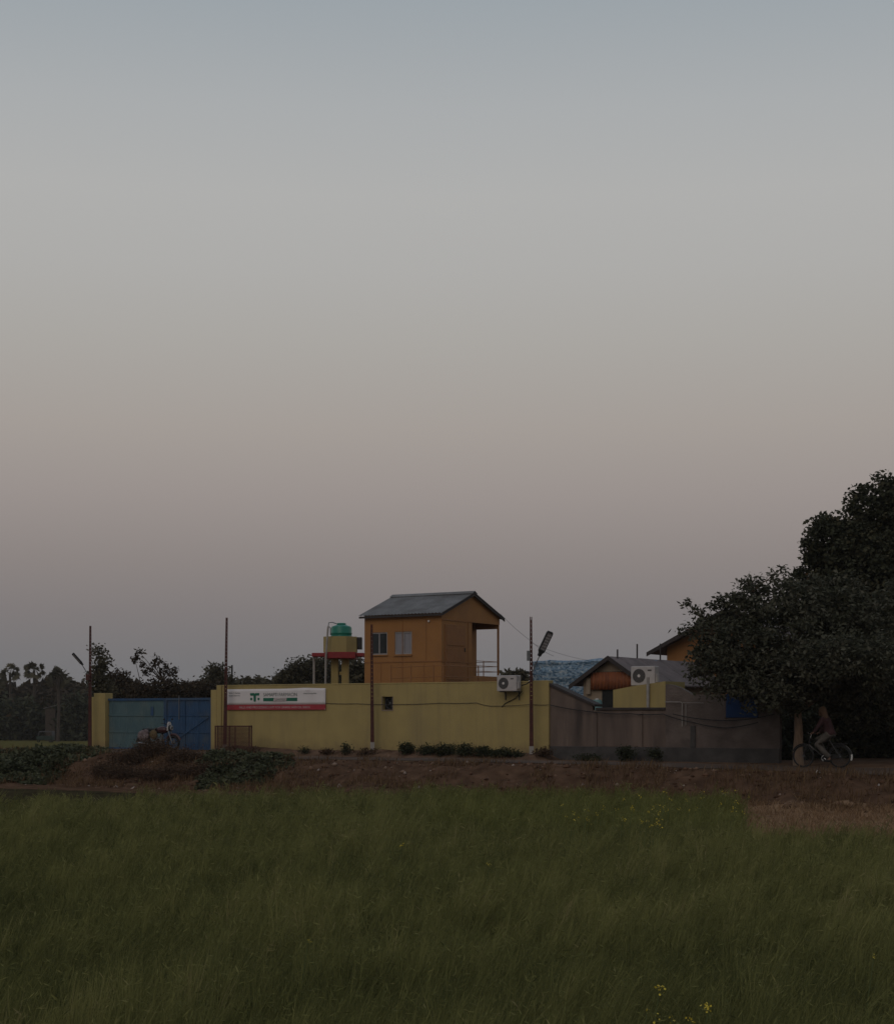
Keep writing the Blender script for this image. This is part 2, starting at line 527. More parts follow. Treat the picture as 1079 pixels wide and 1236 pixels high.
# ------------------------------------------------------------------ ground height
FIELD_Z, LOW_Z = -0.65, -2.07


def ground_z(X, Y, rough=True):
    X = np.asarray(X, float); Y = np.asarray(Y, float)
    lx, ly = W2L(X, Y)
    # plateau that carries the wall and the road
    z_wall = 0.30 + 0.15 * sstep(10, 16, -lx)
    edge = 0.26 - 0.20 * sstep(0, 16, lx) + 0.14 * sstep(8, 16, -lx)
    t = np.clip(-ly / 3.2, 0, 1)
    plat = z_wall * (1 - t) + edge * t
    # soil heaped against the yellow wall
    berm = 0.26 * np.exp(-((ly + 0.25) / 0.55) ** 2) * sstep(-14.6, -13.6, lx) * (1 - sstep(-0.1, 0.5, lx))
    plat = plat + berm * (0.8 + 0.4 * vnoise(X, Y, 0.6))
    # bank down to the field
    wbank = 3.0 + 2.2 * sstep(-12, 10, -lx)
    b = np.clip((-ly - 3.25) / wbank, 0, 1)
    b = b * (2 - b) * .35 + sstep(0, 1, b) * .65
    bump = 0
    if rough:
        bump = (vnoise(X, Y, 0.9) - 0.5) * 0.42 + (vnoise(X, Y, 0.4) - 0.5) * 0.26
        bump = bump * sstep(-3.3, -4.1, ly) * (1 - sstep(-6.5, -9.5, ly) * 0.8)
    z = plat * (1 - b) + FIELD_Z * b + bump
    # lowland beyond the compound: left of the gate and far behind
    low = np.maximum(sstep(23.5, 38, -lx) * sstep(-1.5, 6, ly), sstep(30, 60, ly))
    z = z * (1 - low) + LOW_Z * low
    low2 = sstep(60, 120, np.abs(lx)) * sstep(-30, 0, ly)
    z = z * (1 - low2) + LOW_Z * low2
    return z


def gz(X, Y):
    return float(ground_z(np.array([X]), np.array([Y]))[0])


def gl(lx, ly):
    p = L2W(lx, ly)
    return gz(p.x, p.y)


def axis_lines(a, b, step, far_lo, far_hi):
    core = list(np.arange(a, b + 1e-6, step))
    lo, s = [], step
    x = a
    while x > far_lo:
        s *= 1.25
        x -= s
        lo.append(max(x, far_lo))
    hi, s = [], step
    x = core[-1]
    while x < far_hi:
        s *= 1.25
        x += s
        hi.append(min(x, far_hi))
    return np.array(lo[::-1] + core + hi)


gx = axis_lines(-36, 22, 0.3, -4000, 4000)
gy = axis_lines(38, 84, 0.3, -60, 5000)
GX, GY = np.meshgrid(gx, gy, indexing='ij')
GZ = ground_z(GX, GY)
nx, ny = GX.shape
idx = np.arange(nx * ny).reshape(nx, ny)
quads = np.stack([idx[:-1, :-1], idx[1:, :-1], idx[1:, 1:], idx[:-1, 1:]], -1).reshape(-1, 4)
lxg, lyg = W2L(GX, GY)
# ground cover by place: 0 field soil, .25 brown bank soil, .5 straw stubble, .75 olive lowland, 1 dusty yard
kind = np.zeros_like(GX)
kind[:] = 0.0
bank = (lyg < -3.0) & (lyg > -11) & (GY > 40)
kind[bank] = 0.25
kind[(GX > 4.6 + (GY - 28) * .16) & (GY > 26) & (lyg < -6.7) & (GX < 40)] = 0.5
kind[(lyg >= -3.0) & (lyg < 35) & (lxg > -24)] = 1.0
kind[(lyg >= -3.0) & (lyg < 0.2) & (lxg > -60)] = 1.0
kind[GZ < -1.2] = 0.75
ground_m = leafmat('ground_cover', [(0, (0.05, 0.042, 0.024)), (0.25, (0.106, 0.064, 0.042)), (0.5, (0.235, 0.15, 0.092)), (0.75, (0.115, 0.102, 0.036)), (1, (0.145, 0.094, 0.066))], 1.0, 0, 0.0)
nt = ground_m.node_tree
b_ = nt.nodes['Principled BSDF']
rp_ = [n for n in nt.nodes if n.type == 'VALTORGB'][0]
tc_ = nt.nodes.new('ShaderNodeTexCoord')
n1 = nt.nodes.new('ShaderNodeTexNoise'); n1.inputs['Scale'].default_value = 2.2; n1.inputs['Detail'].default_value = 9
nt.links.new(tc_.outputs['Object'], n1.inputs['Vector'])
r1 = nt.nodes.new('ShaderNodeValToRGB')
r1.color_ramp.elements[0].position = 0.3; r1.color_ramp.elements[0].color = (0.55, 0.52, 0.5, 1)
r1.color_ramp.elements[1].position = 0.72; r1.color_ramp.elements[1].color = (1.25, 1.2, 1.15, 1)
nt.links.new(n1.outputs['Fac'], r1.inputs['Fac'])
mx_ = nt.nodes.new('ShaderNodeMix'); mx_.data_type = 'RGBA'; mx_.blend_type = 'MULTIPLY'; mx_.inputs['Factor'].default_value = 1
nt.links.new(rp_.outputs['Color'], mx_.inputs['A']); nt.links.new(r1.outputs['Color'], mx_.inputs['B'])
nt.links.new(mx_.outputs['Result'], b_.inputs['Base Color'])
bp_ = nt.nodes.new('ShaderNodeBump'); bp_.inputs['Strength'].default_value = 0.8; bp_.inputs['Distance'].default_value = 0.08
nt.links.new(n1.outputs['Fac'], bp_.inputs['Height']); nt.links.new(bp_.outputs[0], b_.inputs['Normal'])
ground = np_mesh('ground', np.stack([GX, GY, GZ], -1).reshape(-1, 3), 4, ground_m, tint=kind.ravel(), faces=quads, kind='structure')
ground.data.polygons.foreach_set('use_smooth', [True] * len(ground.data.polygons))

# the lane along the wall
rl = np.arange(-70, 60.01, 0.5)
rw = np.array([-3.05, -2.6, -2.0, -1.5, -1.1])
RL, RW = np.meshgrid(rl, rw, indexing='ij')
wob = (vnoise(RL, RL * 0 + 3, 2.5) - 0.5) * 0.6 + (vnoise(RL, RL * 0 + 8, .7) - .5) * .5
RWx = RW + wob * np.array([1, 0.2, 0, 0.2, 1])[None, :] * 0.5
RX = OX + RL * CT + RWx * ST
RY = OY - RL * ST + RWx * CT
RZ = ground_z(RX, RY, False) + 0.016
n1_, n2_ = RX.shape
idx = np.arange(n1_ * n2_).reshape(n1_, n2_)
rq = np.stack([idx[:-1, :-1], idx[1:, :-1], idx[1:, 1:], idx[:-1, 1:]], -1).reshape(-1, 4)
np_mesh('road', np.stack([RX, RY, RZ], -1).reshape(-1, 3), 4, M['road'], faces=rq, kind='structure')

# ================================================================== compound wall, pillars, gate
WZ = 2.99
BZ = 0.0
lxW = LX(268, 0)
lxPr0, lxPr1 = LX(255.5, 0), lxW
hx0, hx1 = LX(461.5, 0), LX(474, 0)
dh = DEP((hx0 + hx1) / 2, 0)
hz0, hz1 = ZP(857, dh), ZP(841, dh)
cw = empty('compound_wall', L2W(0, 0, 0), -TH, 'long yellow plastered compound wall with the banner and fan opening', 'wall')
T_ = 0.23
wmb = MB()
# front with a real opening, built from rings of faces so that no faces overlap
xs = [lxW, hx0, hx1, -0.62]
zs = [BZ, hz0, hz1, WZ - 0.02]
vi = {}
vs, fs = [], []
for k, y in enumerate((0.0, T_)):
    for i, x in enumerate(xs):
        for j, z in enumerate(zs):
            vi[(i, j, k)] = len(vs)
            vs.append((x, y, z))
for i in range(3):
    for j in range(3):
        if (i, j) == (1, 1): continue
        fs.append((vi[i, j, 0], vi[i + 1, j, 0], vi[i + 1, j + 1, 0], vi[i, j + 1, 0]))
        fs.append((vi[i, j, 1], vi[i, j + 1, 1], vi[i + 1, j + 1, 1], vi[i + 1, j, 1]))
for i in range(3):
    fs.append((vi[i, 3, 0], vi[i + 1, 3, 0], vi[i + 1, 3, 1], vi[i, 3, 1]))
    fs.append((vi[i, 0, 0], vi[i, 0, 1], vi[i + 1, 0, 1], vi[i + 1, 0, 0]))
    fs.append((vi[0, i, 0], vi[0, i + 1, 0], vi[0, i + 1, 1], vi[0, i, 1]))
    fs.append((vi[3, i, 0], vi[3, i, 1], vi[3, i + 1, 1], vi[3, i + 1, 0]))
fs += [(vi[1, 1, 0], vi[1, 1, 1], vi[2, 1, 1], vi[2, 1, 0]), (vi[1, 2, 0], vi[2, 2, 0], vi[2, 2, 1], vi[1, 2, 1]),
       (vi[1, 1, 0], vi[1, 2, 0], vi[1, 2, 1], vi[1, 1, 1]), (vi[2, 1, 0], vi[2, 1, 1], vi[2, 2, 1], vi[2, 2, 0])]
wmb.add(vs, fs)
wmb.build('wall_panel', M['yellow'], cw)
cp = MB().bbox(lxW - 0.02, -0.6, -0.012, T_ + 0.012, WZ - 0.018, WZ + 0.03, 0.01).build('coping', M['yellow'], cw)
MB().bbox(-0.618, 0.0, -0.05, T_ + 0.05, 0.0, WZ + 0.045, 0.015).build('end_pilaster', M['yellow'], cw)
# exhaust fan in the opening
fo = MB().box(hx0 - 0.03, hx0 - 0.001, -0.02, 0.05, hz0, hz1).box(hx1 + 0.001, hx1 + 0.03, -0.02, 0.05, hz0, hz1).box(hx0 - 0.03, hx1 + 0.03, -0.022, 0.05, hz0 - 0.04, hz0 - 0.001).build('opening_frame', M['beige'], cw)
ef = empty('exhaust_fan', L2W((hx0 + hx1) / 2, 0.12, (hz0 + hz1) / 2), -TH, 'black exhaust fan set in the square hole in the yellow wall', 'fan')
hw, hh = (hx1 - hx0) / 2, (hz1 - hz0) / 2
MB().box(-hw + .004, hw - .004, 0.06, 0.10, -hh + .004, hh - .004).build('back_plate', M['black'], ef)
MB().torus((0.05, -0.02, -0.01), min(hw, hh) * 0.86, 0.025, 24, 6).build('shroud', M['darksteel'], ef)
fb = MB()
for k in range(5):
    a = 2 * math.pi * k / 5
    c_, s_ = math.cos(a), math.sin(a)
    fb.add([(0.05 + c_ * .03 - s_ * .02, 0.0, c_ * .02 + s_ * .03), (0.05 + c_ * .15 - s_ * .05, .02, c_ * .05 + s_ * .15), (0.05 + c_ * .15 + s_ * .05, -.01, -c_ * .05 + s_ * .15), (0.05 + c_ * .03 + s_ * .02, 0, -c_ * .02 + s_ * .03)], [(0, 1, 2, 3)])
fb.build('fan_blades', M['darksteel'], ef)
MB().ball((0.05, -0.01, 0), 0.035).build('hub', M['grey_steel'], ef)

# gate pillars
gp = empty('gate_pillar', L2W((lxPr0 + lxPr1) / 2, 0.1, 0), -TH, 'stepped yellow gate pillar at the right of the blue gate', 'pillar')
hw = (lxPr1 - lxPr0) / 2
dR = DEP(lxPr0, 0)
MB().bbox(-hw, hw * 0.1, -0.16, 0.30, 0.2, ZP(833, dR), 0.012).build('lower_step', M['yellow'], gp)
MB().bbox(hw * 0.1 + 0.002, hw - 0.004, -0.158, 0.298, 0.2, ZP(827.5, dR), 0.012).build('upper_step', M['yellow'], gp)
lxg0, lxg1 = LX(128, 0.12), LX(255.5, 0.12)
lxp0, lxp1 = LX(111, 0), LX(128, 0)
gp = empty('gate_pillar', L2W((lxp0 + lxp1) / 2, 0.1, 0), -TH, 'yellow gate pillar at the left end beside the lamp pole', 'pillar')
hw = (lxp1 - lxp0) / 2
dL = DEP(lxp0, 0)
MB().bbox(-hw * 0.6, hw, -0.16, 0.30, 0.2, ZP(837, dL), 0.012).build('tall_step', M['yellow'], gp)
MB().bbox(-hw - 0.05, -hw * 0.6 - 0.002, -0.14, 0.28, 0.2, ZP(841.5, dL), 0.012).build('low_step', M['yellow'], gp)

gate = empty('gate', L2W((lxg0 + lxg1) / 2, 0.15, 0.47), -TH, 'wide blue sheet metal double gate behind the parked motorcycle', 'gate')
gw = (lxg1 - lxg0) / 2 - 0.03
gh = 2.06
split = LX(200, 0.15) - (lxg0 + lxg1) / 2


def corr_sheet(x0, x1, z0, z1, y, pitch=0.09, amp=0.012):
    n = max(4, int((x1 - x0) / pitch * 4))
    vs, fs = [], []
    for i in range(n + 1):
        x = x0 + (x1 - x0) * i / n
        yy = y + amp * math.sin(2 * math.pi * (x - x0) / pitch)
        vs += [(x, yy, z0), (x, yy, z1)]
    for i in range(n):
        fs.append((2 * i, 2 * i + 2, 2 * i + 3, 2 * i + 1))
    return vs, fs


for (xa, xb, mname, lab) in ((-gw, split - 0.015, 'blue_grey', 'faded grey green left leaf'), (split + 0.015, gw, 'blue_gate', 'bright blue right leaf')):
    leaf = MB()
    fr = 0.06
    for (a, b, c, d) in ((xa, xa + fr, 0, gh), (xb - fr, xb, 0, gh), (xa + fr, xb - fr, gh - fr * 1.5, gh), (xa + fr, xb - fr, 0, fr)):
        leaf.box(a, b, -0.035, 0.0, c, d)
    lo = leaf.build('gate_leaf', M['blue_gate'], gate, label=lab)
    npan = 3
    for k in range(npan):
        a = xa + fr + (xb - xa - 2 * fr) * k / npan
        b = xa + fr + (xb - xa - 2 * fr) * (k + 1) / npan
        mb = MB()
        vs, fs = corr_sheet(a, b - 0.006, fr, gh - fr * 1.5, 0.018)
        mb.add(vs, fs)
        mb.build('sheet_panel', M[mname], lo, smooth=True, fix=False)
    for z in (0.68, 1.36):
        MB().box(xa + fr, xb - fr, -0.012, 0.001, z - 0.02, z + 0.02).build('cross_rail', M['blue_gate'] if mname == 'blue_gate' else M['blue_grey'], lo)
    if mname == 'blue_gate':
        for fx in (0.42, 0.72):
            x = xa + (xb - xa) * fx
            MB().box(x - 0.02, x + 0.02, -0.02, -0.013, fr, gh - fr * 1.5).build('stile', M['blue_gate'], lo)
        MB().tube([(xa + 0.08, -0.03, 0.1), (xb - 0.1, -0.03, 1.3)], 0.014, 6).build('brace', M['blue_gate'], lo)
MB().box(-0.38, -0.24, -0.02, -0.013, 1.36, 1.72).build('lock_plate', M['blue_gate'], gate)
MB().tube([(split + .75, -0.05, 1.2), (split + .75, -0.05, gh + 0.1)], 0.016, 6).build('latch_rod', M['grey_steel'], gate)

# banner on the wall -------------------------------------------------
bx0, bx1 = LX(273, -0.05), LX(393, -0.05)
dB0, dB1 = DEP(bx0, 0), DEP(bx1, 0)
bz1 = ZP(832.3, dB0)
bz0 = ZP(857.2, dB0)
bcx = (bx0 + bx1) / 2
bn = empty('banner', L2W(bcx, -0.055, bz0), -TH, 'white printed banner with green logo and red bottom stripe on the yellow wall', 'banner')
bw = (bx1 - bx0) / 2
bh = bz1 - bz0
rh = 0.20
sheet = MB()
nbx, nbz = 24, 6
vs, fs = [], []
for i in range(nbx + 1):
    for j in range(nbz + 1):
        x = -bw + 2 * bw * i / nbx
        z = rh + (bh - rh) * j / nbz
        vs.append((x, 0.006 * math.sin(x * 5 + z * 3) , z + (0.025 * math.exp(-((x - 0.6 * bw) / 0.5) ** 2) if j == nbz else 0)))
for i in range(nbx):
    for j in range(nbz):
        a = i * (nbz + 1) + j
        fs.append((a, a + nbz + 1, a + nbz + 2, a + 1))
sheet.add(vs, fs)
so = sheet.build('banner_sheet', M['bannerwhite'], bn, smooth=True)
sm = so.modifiers.new('thick', 'SOLIDIFY'); sm.thickness = 0.004; sm.offset = 0
MB().box(-bw, bw, -0.009, 0.009, 0.0, rh - 0.001).build('red_stripe', M['bannerred'], bn)
for sx in (-bw, bw):
    for z in (0.02, bh - 0.03):
        MB().lathe([(0.0, -0.016), (0.014, -0.014), (0.014, -0.008), (0, -0.008)], 8, (sx * 0.99, 0, z), 'y').build('eyelet', M['white'], bn)


def _text_mesh(body, size):
    cu = bpy.data.curves.new('lettering', 'FONT')
    cu.body = body
    cu.size = size
    cu.extrude = 0.0006
    t = bpy.data.objects.new('lettering_tmp', cu)
    COL.objects.link(t)
    bpy.context.view_layer.update()
    me = bpy.data.meshes.new_from_object(t.evaluated_get(bpy.context.evaluated_depsgraph_get()))
    bpy.data.objects.remove(t)
    co = np.zeros(len(me.vertices) * 3)
    me.vertices.foreach_get('co', co)
    return me, co.reshape(-1, 3)


def text_part(body, x, z, size, m, parent, y=-0.0125, width=None):
    """one printed word each"""
    words = body.split(' ')
    _, full = _text_mesh(body, size)
    k = width / (full[:, 0].max() - full[:, 0].min()) if width else 1
    for i, w in enumerate(words):
        me, co = _text_mesh(w, size)
        _, pre = _text_mesh(' '.join(words[:i + 1]), size)
        off = pre[:, 0].max() - co[:, 0].max()
        new = np.stack([(co[:, 0] + off) * k + x, -co[:, 2] + y, co[:, 1] + z], -1)
        me.vertices.foreach_set('co', new.ravel())
        me.update()
        me.materials.clear()
        me.materials.append(m)
        o = bpy.data.objects.new('lettering', me)
        COL.objects.link(o)
        o.parent = parent


def bX(px): return LX(px, -0.055) - bcx


def bZ(py, px=330): return ZP(py, DEP(LX(px, -0.055), -0.055)) - bz0


text_part('SAMAPTI FARMACIN', bX(318), bZ(840.6, 338), 0.19, M['bannergrey'], bn, width=bX(358.5) - bX(318))
MB().box(bX(318), bX(359), -0.0135, -0.0115, bZ(846.6), bZ(842.6)).build('green_bar', M['bannergreen'], bn)
MB().prism([(bX(330), bZ(847.2)), (bX(345.5), bZ(846.8)), (bX(346.5), bZ(842.8)), (bX(331), bZ(842.6))], -0.0155, -0.0140).build('name_plate', M['bannerpale'], bn)
text_part('LIMITED', bX(332.5), bZ(846.2), 0.11, M['bannergreen'], bn, y=-0.0165, width=bX(344) - bX(332.5))
text_part('Plot No. 21, Main Road', bX(276.5), bZ(837.6, 283), 0.075, M['bannergrey'], bn, width=bX(290) - bX(276.5))
text_part('Industrial Estate Area', bX(276.5), bZ(840.6, 283), 0.075, M['bannergrey'], bn, width=bX(289.8) - bX(276.5))
text_part('Ph. 0612', bX(369), bZ(834.6, 380), 0.07, M['bannerpale'], bn, width=bX(374) - bX(369))
text_part('email & enquiries', bX(366.5), bZ(837.9, 380), 0.09, M['bannergrey'], bn, width=bX(382) - bX(366.5))
text_part('MILLS AND PROCESSING UNIT FOR GRAINS AND OIL SEEDS', bX(289), 0.055, 0.12, M['bannerpale'], bn, width=bX(374) - bX(289))
# logo: a T with wing-like arms and two dots
lg = MB()
xa, xb = bX(302), bX(313.4)
xm = (xa + xb) / 2
zt, zb = bZ(836.8, 307), bZ(847.4, 307)
zm = zt - (zt - zb) * 0.28
w_ = (xb - xa)
lg.prism([(xa, zt), (xm - w_ * .05, zt), (xm, zt - .03), (xm + w_ * .05, zt), (xb, zt), (xb - w_ * .03, zm), (xm + w_ * .13, zm), (xm + w_ * .11, zb + .03), (xm, zb), (xm - w_ * .11, zb + .03), (xm - w_ * .13, zm), (xa + w_ * .03, zm)], -0.0135, -0.0115)
lg.build('logo', M['bannergreen'], bn)
for x in (xa + w_ * .13, xb - w_ * .10):
    MB().lathe([(0, -0.0135), (w_ * .11, -0.0135), (w_ * .11, -0.0115), (0, -0.0115)], 14, (x, 0, zb + (zt - zb) * .33), 'y').build('logo_dot', M['bannergreen'], bn)

# ================================================================== poles
def pole(px, y_top, y_base, ly, label, top_w=0.075, base_w=0.14, lean=0.0, lattice_from=0.40, lamp=None, base_white=True):
    lx = LX(px, ly)
    d = DEP(lx, ly)
    g = gl(lx, ly)
    zt_ = ZP(y_top, d)
    H = zt_ - g
    p = empty('steel_pole', L2W(lx, ly, g - 0.02), -TH + R(32), label, 'pole', 'red oxide steel poles along the compound wall')
    hl = H * lattice_from

    def wid(z): return base_w + (top_w - base_w) * z / H
    def cx_(z): return lean * z
    for sx in (-1, 1):
        mb = MB()
        vs, fs = [], []
        for z in (0, hl, H):
            w = wid(z) / 2
            t = 0.028
            xo = cx_(z) + sx * w
            xi = cx_(z) + sx * (w - t)
            a, b = min(xo, xi), max(xo, xi)
            vs += [(a, -w * 0.8, z), (b, -w * 0.8, z), (b, w * 0.8, z), (a, w * 0.8, z)]
        for i in range(2):
            for k in range(4):
                k2 = (k + 1) % 4
                fs.append((4 * i + k, 4 * i + k2, 4 * i + 4 + k2, 4 * i + 4 + k))
        fs += [(3, 2, 1, 0), (8, 9, 10, 11)]
        mb.add(vs, fs)
        mb.build('channel', M['rust'], p)
    w0, w1 = wid(0) / 2 - 0.02, wid(hl) / 2 - 0.02
    MB().add([(-w0, -w0, 0), (w0, -w0, 0), (w0, w0, 0), (-w0, w0, 0), (cx_(hl) - w1, -w1, hl), (cx_(hl) + w1, -w1, hl), (cx_(hl) + w1, w1, hl), (cx_(hl) - w1, w1, hl)],
             [(3, 2, 1, 0), (4, 5, 6, 7), (0, 1, 5, 4), (1, 2, 6, 5), (2, 3, 7, 6), (3, 0, 4, 7)]).build('lower_plate', M['rust'], p)
    z = hl + 0.07
    first = None
    while z < H - 0.03:
        w = wid(z) / 2 - 0.015
        if first is None:
            o = MB().box(-1, 1, -0.8, 0.8, -0.058, 0.058).build('batten', M['rust'], p)
            first = o
        else:
            o = first.copy(); COL.objects.link(o); o.parent = p
        o.location = (cx_(z), 0, z)
        o.scale = (w, w, 1)
        z += 0.145
    if base_white:
        zb_ = 0.30 if px > 400 else 0.16
        wz = base_w / 2 + 0.006
        MB().bbox(-wz, wz, -wz * .9, wz * .9, 0.02, zb_, 0.008).build('painted_foot', M['pvc'], p)
    return p, lx, d, g, H


p1, *_ = pole(108.5, 755, 905, -0.45, 'steel pole by the left gate pillar with a small lamp leaning left', lean=0.004, base_white=False)
dl = DEP(LX(108.5, -.45), -.45)
g1 = gl(LX(108.5, -.45), -.45)


def lampz(py, d, g): return ZP(py, d) - g


# lamp of the left pole, seen nearly edge on
s1 = dl / F
a0 = Vector((0.0, -0.06, lampz(817, dl, g1)))
a1 = Vector((-4 * s1, -0.1, lampz(810, dl, g1)))
a2 = Vector((-8 * s1, -0.14, lampz(803, dl, g1)))
a3 = Vector((-20 * s1, -0.22, lampz(789, dl, g1)))
MB().tube([a0, a1, a2], 0.018, 6).build('lamp_arm', M['grey_steel'], p1)


def lamp_head(p, a, b, w, th, facing, parts=True):
    """flat LED street lamp from a (neck) to b (tip)"""
    d = (b - a)
    L_ = d.length
    xd = d.normalized()
    zd = (facing - xd * facing.dot(xd)).normalized()
    yd = zd.cross(xd)
    mtx = Matrix((xd, yd, zd)).transposed()

    def tr(mb):
        mb.v = [tuple(a + mtx @ Vector(v)) for v in mb.v]
        return mb
    out = [(0, -w * .22), (L_ * .12, -w * .28), (L_ * .2, -w * .5), (L_ * .93, -w * .5), (L_, -w * .36), (L_, w * .36), (L_ * .93, w * .5), (L_ * .2, w * .5), (L_ * .12, w * .28), (0, w * .22)]
    n = len(out)
    mb = MB()
    mb.add([(x, y, -th) for x, y in out] + [(x, y, 0) for x, y in out], [tuple(range(n))[::-1], tuple(range(n, 2 * n))] + [(i, (i + 1) % n, n + (i + 1) % n, n + i) for i in range(n)])
    h = tr(mb).build('lamp_head', M['darksteel'], p)
    tr(MB().box(L_ * .25, L_ * .93, -w * .36, w * .36, 0.002, 0.008)).build('led_panel', M['led'], h)
    for k in range(6):
        x = L_ * (.27 + .11 * k)
        tr(MB().box(x, x + L_ * .05, -w * .34, w * .34, 0.009, 0.014)).build('led_row', M['lens'], h)
    return h


lamp_head(p1, a2, a3, 0.16, 0.06, Vector((-0.4, -0.5, -0.75)))
# small junction box halfway up
MB().bbox(-0.13, 0.02, -0.2, -0.07, lampz(812, dl, g1) - .3, lampz(812, dl, g1) - .05, 0.01).build('junction_box', M['rust'], p1)

p2, *_ = pole(271.5, 745, 905, -0.45, 'steel pole rising at the left end of the banner', lean=0.014)
p3, *_ = pole(449.5, 753, 905, -0.40, 'steel pole standing in front of the tower windows', lean=-0.006)
p4, *_ = pole(641.5, 744, 915, -0.55, 'steel pole with black street lamp leaning right beside the wall end', lean=-0.004)
d4 = DEP(LX(641.5, -.55), -.55)
g4 = gl(LX(641.5, -.55), -.55)
s4 = d4 / F
b0 = Vector((0.02, -0.08, lampz(812, d4, g4)))
b1 = Vector((3.5 * s4, -0.14, lampz(804, d4, g4)))
b2 = Vector((9 * s4, -0.25, lampz(792, d4, g4)))
b3 = Vector((22.5 * s4, -0.45, lampz(763, d4, g4)))
MB().tube([b0, b1, b2], 0.018, 6).build('lamp_arm', M['grey_steel'], p4)
lamp_head(p4, b2, b3, 0.24, 0.07, Vector((0.35, -0.85, -0.25)))
MB().box(-0.16, -0.05, -0.09, 0.05, lampz(797, d4, g4), lampz(785, d4, g4)).build('bracket_box', M['grey_steel'], p4)

# wire-mesh tree guard by the gate ------------------------------------
cx0 = LX(282, -1.5)
cd = DEP(cx0, -1.5)
cg = gl(cx0, -1.5)
tgd = empty('wire_cage', L2W(cx0, -1.5, cg), 0, 'rusty wire mesh guard cage standing below the banner by the gate pillar', 'cage')
hw_ = 20.5 * cd / F
ht = ZP(876, cd) - cg
fr = MB()
for x in (-hw_, hw_):
    for y in (-0.35, 0.35):
        fr.box(x - .02, x + .02, y - .02, y + .02, 0, ht)
fr.build('corner_posts', M['rust'], tgd)
for y in (-0.35, 0.35):
    MB().box(-hw_ + .02, hw_ - .02, y - .022, y + .022, ht - .05, ht - .005).build('top_rail', M['rust'], tgd)
for x in (-hw_, hw_):
    MB().box(x - .018, x + .018, -.33, .33, ht - .05, ht - .006).build('top_rail', M['rust'], tgd)
for x in (-0.11, 0.11):
    MB().box(x - .022, x + .022, -.375, -.33, 0, ht - .05).build('mid_post', M['rust'], tgd)
ms = MB()
n_ = 34
for i in range(1, n_):
    x = -hw_ + 2 * hw_ * i / n_
    for y in (-.345, .345):
        ms.box(x - .0045, x + .0045, y - .004, y + .004, 0.05, ht - .05)
for j in range(1, 20):
    z = 0.05 + (ht - 0.1) * j / 20
    for y in (-.352, .338):
        ms.box(-hw_, hw_, y - .004, y + .004, z - .0045, z + .0045)
ms.build('wire_mesh', M['rust'], tgd, kind='stuff')


# ================================================================== air conditioners
def ac_unit(loc, w, h, dpt, label, feet=0.0):
    a = empty('air_conditioner', loc, -TH, label, 'air conditioner')
    MB().bbox(-w / 2, w / 2, 0, dpt, 0, h, 0.018).build('casing', M['ac'], a)
    r = h * 0.36
    cx = -w / 2 + r + 0.07
    MB().lathe([(0, -0.004), (r, -0.004), (r, 0.006), (0, 0.006)], 32, (cx, 0, h * 0.5), 'y').build('fan_recess', M['acgrille'], a, smooth=True)
    gr = MB()
    for k in range(1, 6):
        gr.torus((cx, -0.012, h * .5), r * k / 5.2, 0.004, 28, 5)
    for k in range(12):
        q = 2 * math.pi * k / 12
        gr.tube([(cx, -0.012, h * .5), (cx + r * math.cos(q), -0.012, h * .5 + r * math.sin(q))], 0.004, 5)
    gr.build('fan_grille', M['grey_steel'], a)
    MB().lathe([(0, -0.018), (r * .22, -0.018), (r * .22, -0.01), (0, -0.01)], 20, (cx, 0, h * .5), 'y').build('fan_hub', M['white'], a)
    MB().box(w * .2, w * .36, -0.004, -0.001, h * .74, h * .82).build('badge', M['acgrille'], a)
    MB().bbox(w / 2 + .001, w / 2 + .05, dpt * .2, dpt * .7, h * .15, h * .6, .01).build('valve_cover', M['ac'], a)
    for x in (-w * .35, w * .35):
        if feet > 0:
            MB().box(x - .02, x + .02, 0.02, dpt - .02, -feet, -.001).build('foot', M['grey_steel'], a)
        else:
            MB().prismx([(0.0, -.03), (0.0, -.002), (dpt + .1, -.002), (dpt + .1, -.3), (dpt + .07, -.3), (dpt + .06, -.03)], x - .015, x + .015).build('bracket', M['darksteel'], a)
    return a


ax = LX(611.5, -.45)
ad = DEP(ax, -.45)
ac1 = ac_unit(L2W(ax, -.46, ZP(834.5, ad)), 0.78, 0.55, 0.33, 'white air conditioner unit hung on the top of the yellow wall')
MB().tube([(0.52, .15, .2), (0.7, .2, .25), (0.85, .3, .4), (.8, .40, .62), (.55, .44, .66)], 0.022, 6).build('hose', M['black'], ac1)
MB().tube([(0.45, .3, .0), (0.1, .42, -.25), (-.3, .44, -.42), (-.45, .445, -.55)], 0.014, 6).build('drain_cable', M['black'], ac1)

# ================================================================== tower cabin
TLY = 5.0
tx1 = LX(533, TLY)
tx0 = LX(440, TLY)
TL = tx1 - tx0
TW = 4.55
td = DEP(tx1, TLY)
ez = ZP(737.5, td) - 0.03
az = ez + 0.86
tw = empty('tower_cabin', L2W(tx1, TLY, 0.25), -TH, 'orange two storey watch cabin with grey gable roof behind the yellow wall', 'building')
z0 = -0.25          # local zero = world 0.25


def tz(z): return z - 0.25


FLZ = 3.45
WT = 0.1
PX = -1.12       # porch depth
PY = 2.32        # where the porch opening starts along the gable
LINT = 5.62
win = [(LX(447.0, TLY) - tx1, LX(467.6, TLY) - tx1, 763.5, 790.5, 457), (LX(476.5, TLY) - tx1, LX(497, TLY) - tx1, 762.5, 790.5, 487)]
wins = []
for a, b, yt, yb, pc in win:
    dd = DEP(LX(pc, TLY), TLY)
    wins.append((a, b, tz(ZP(yb, dd)), tz(ZP(yt, dd))))
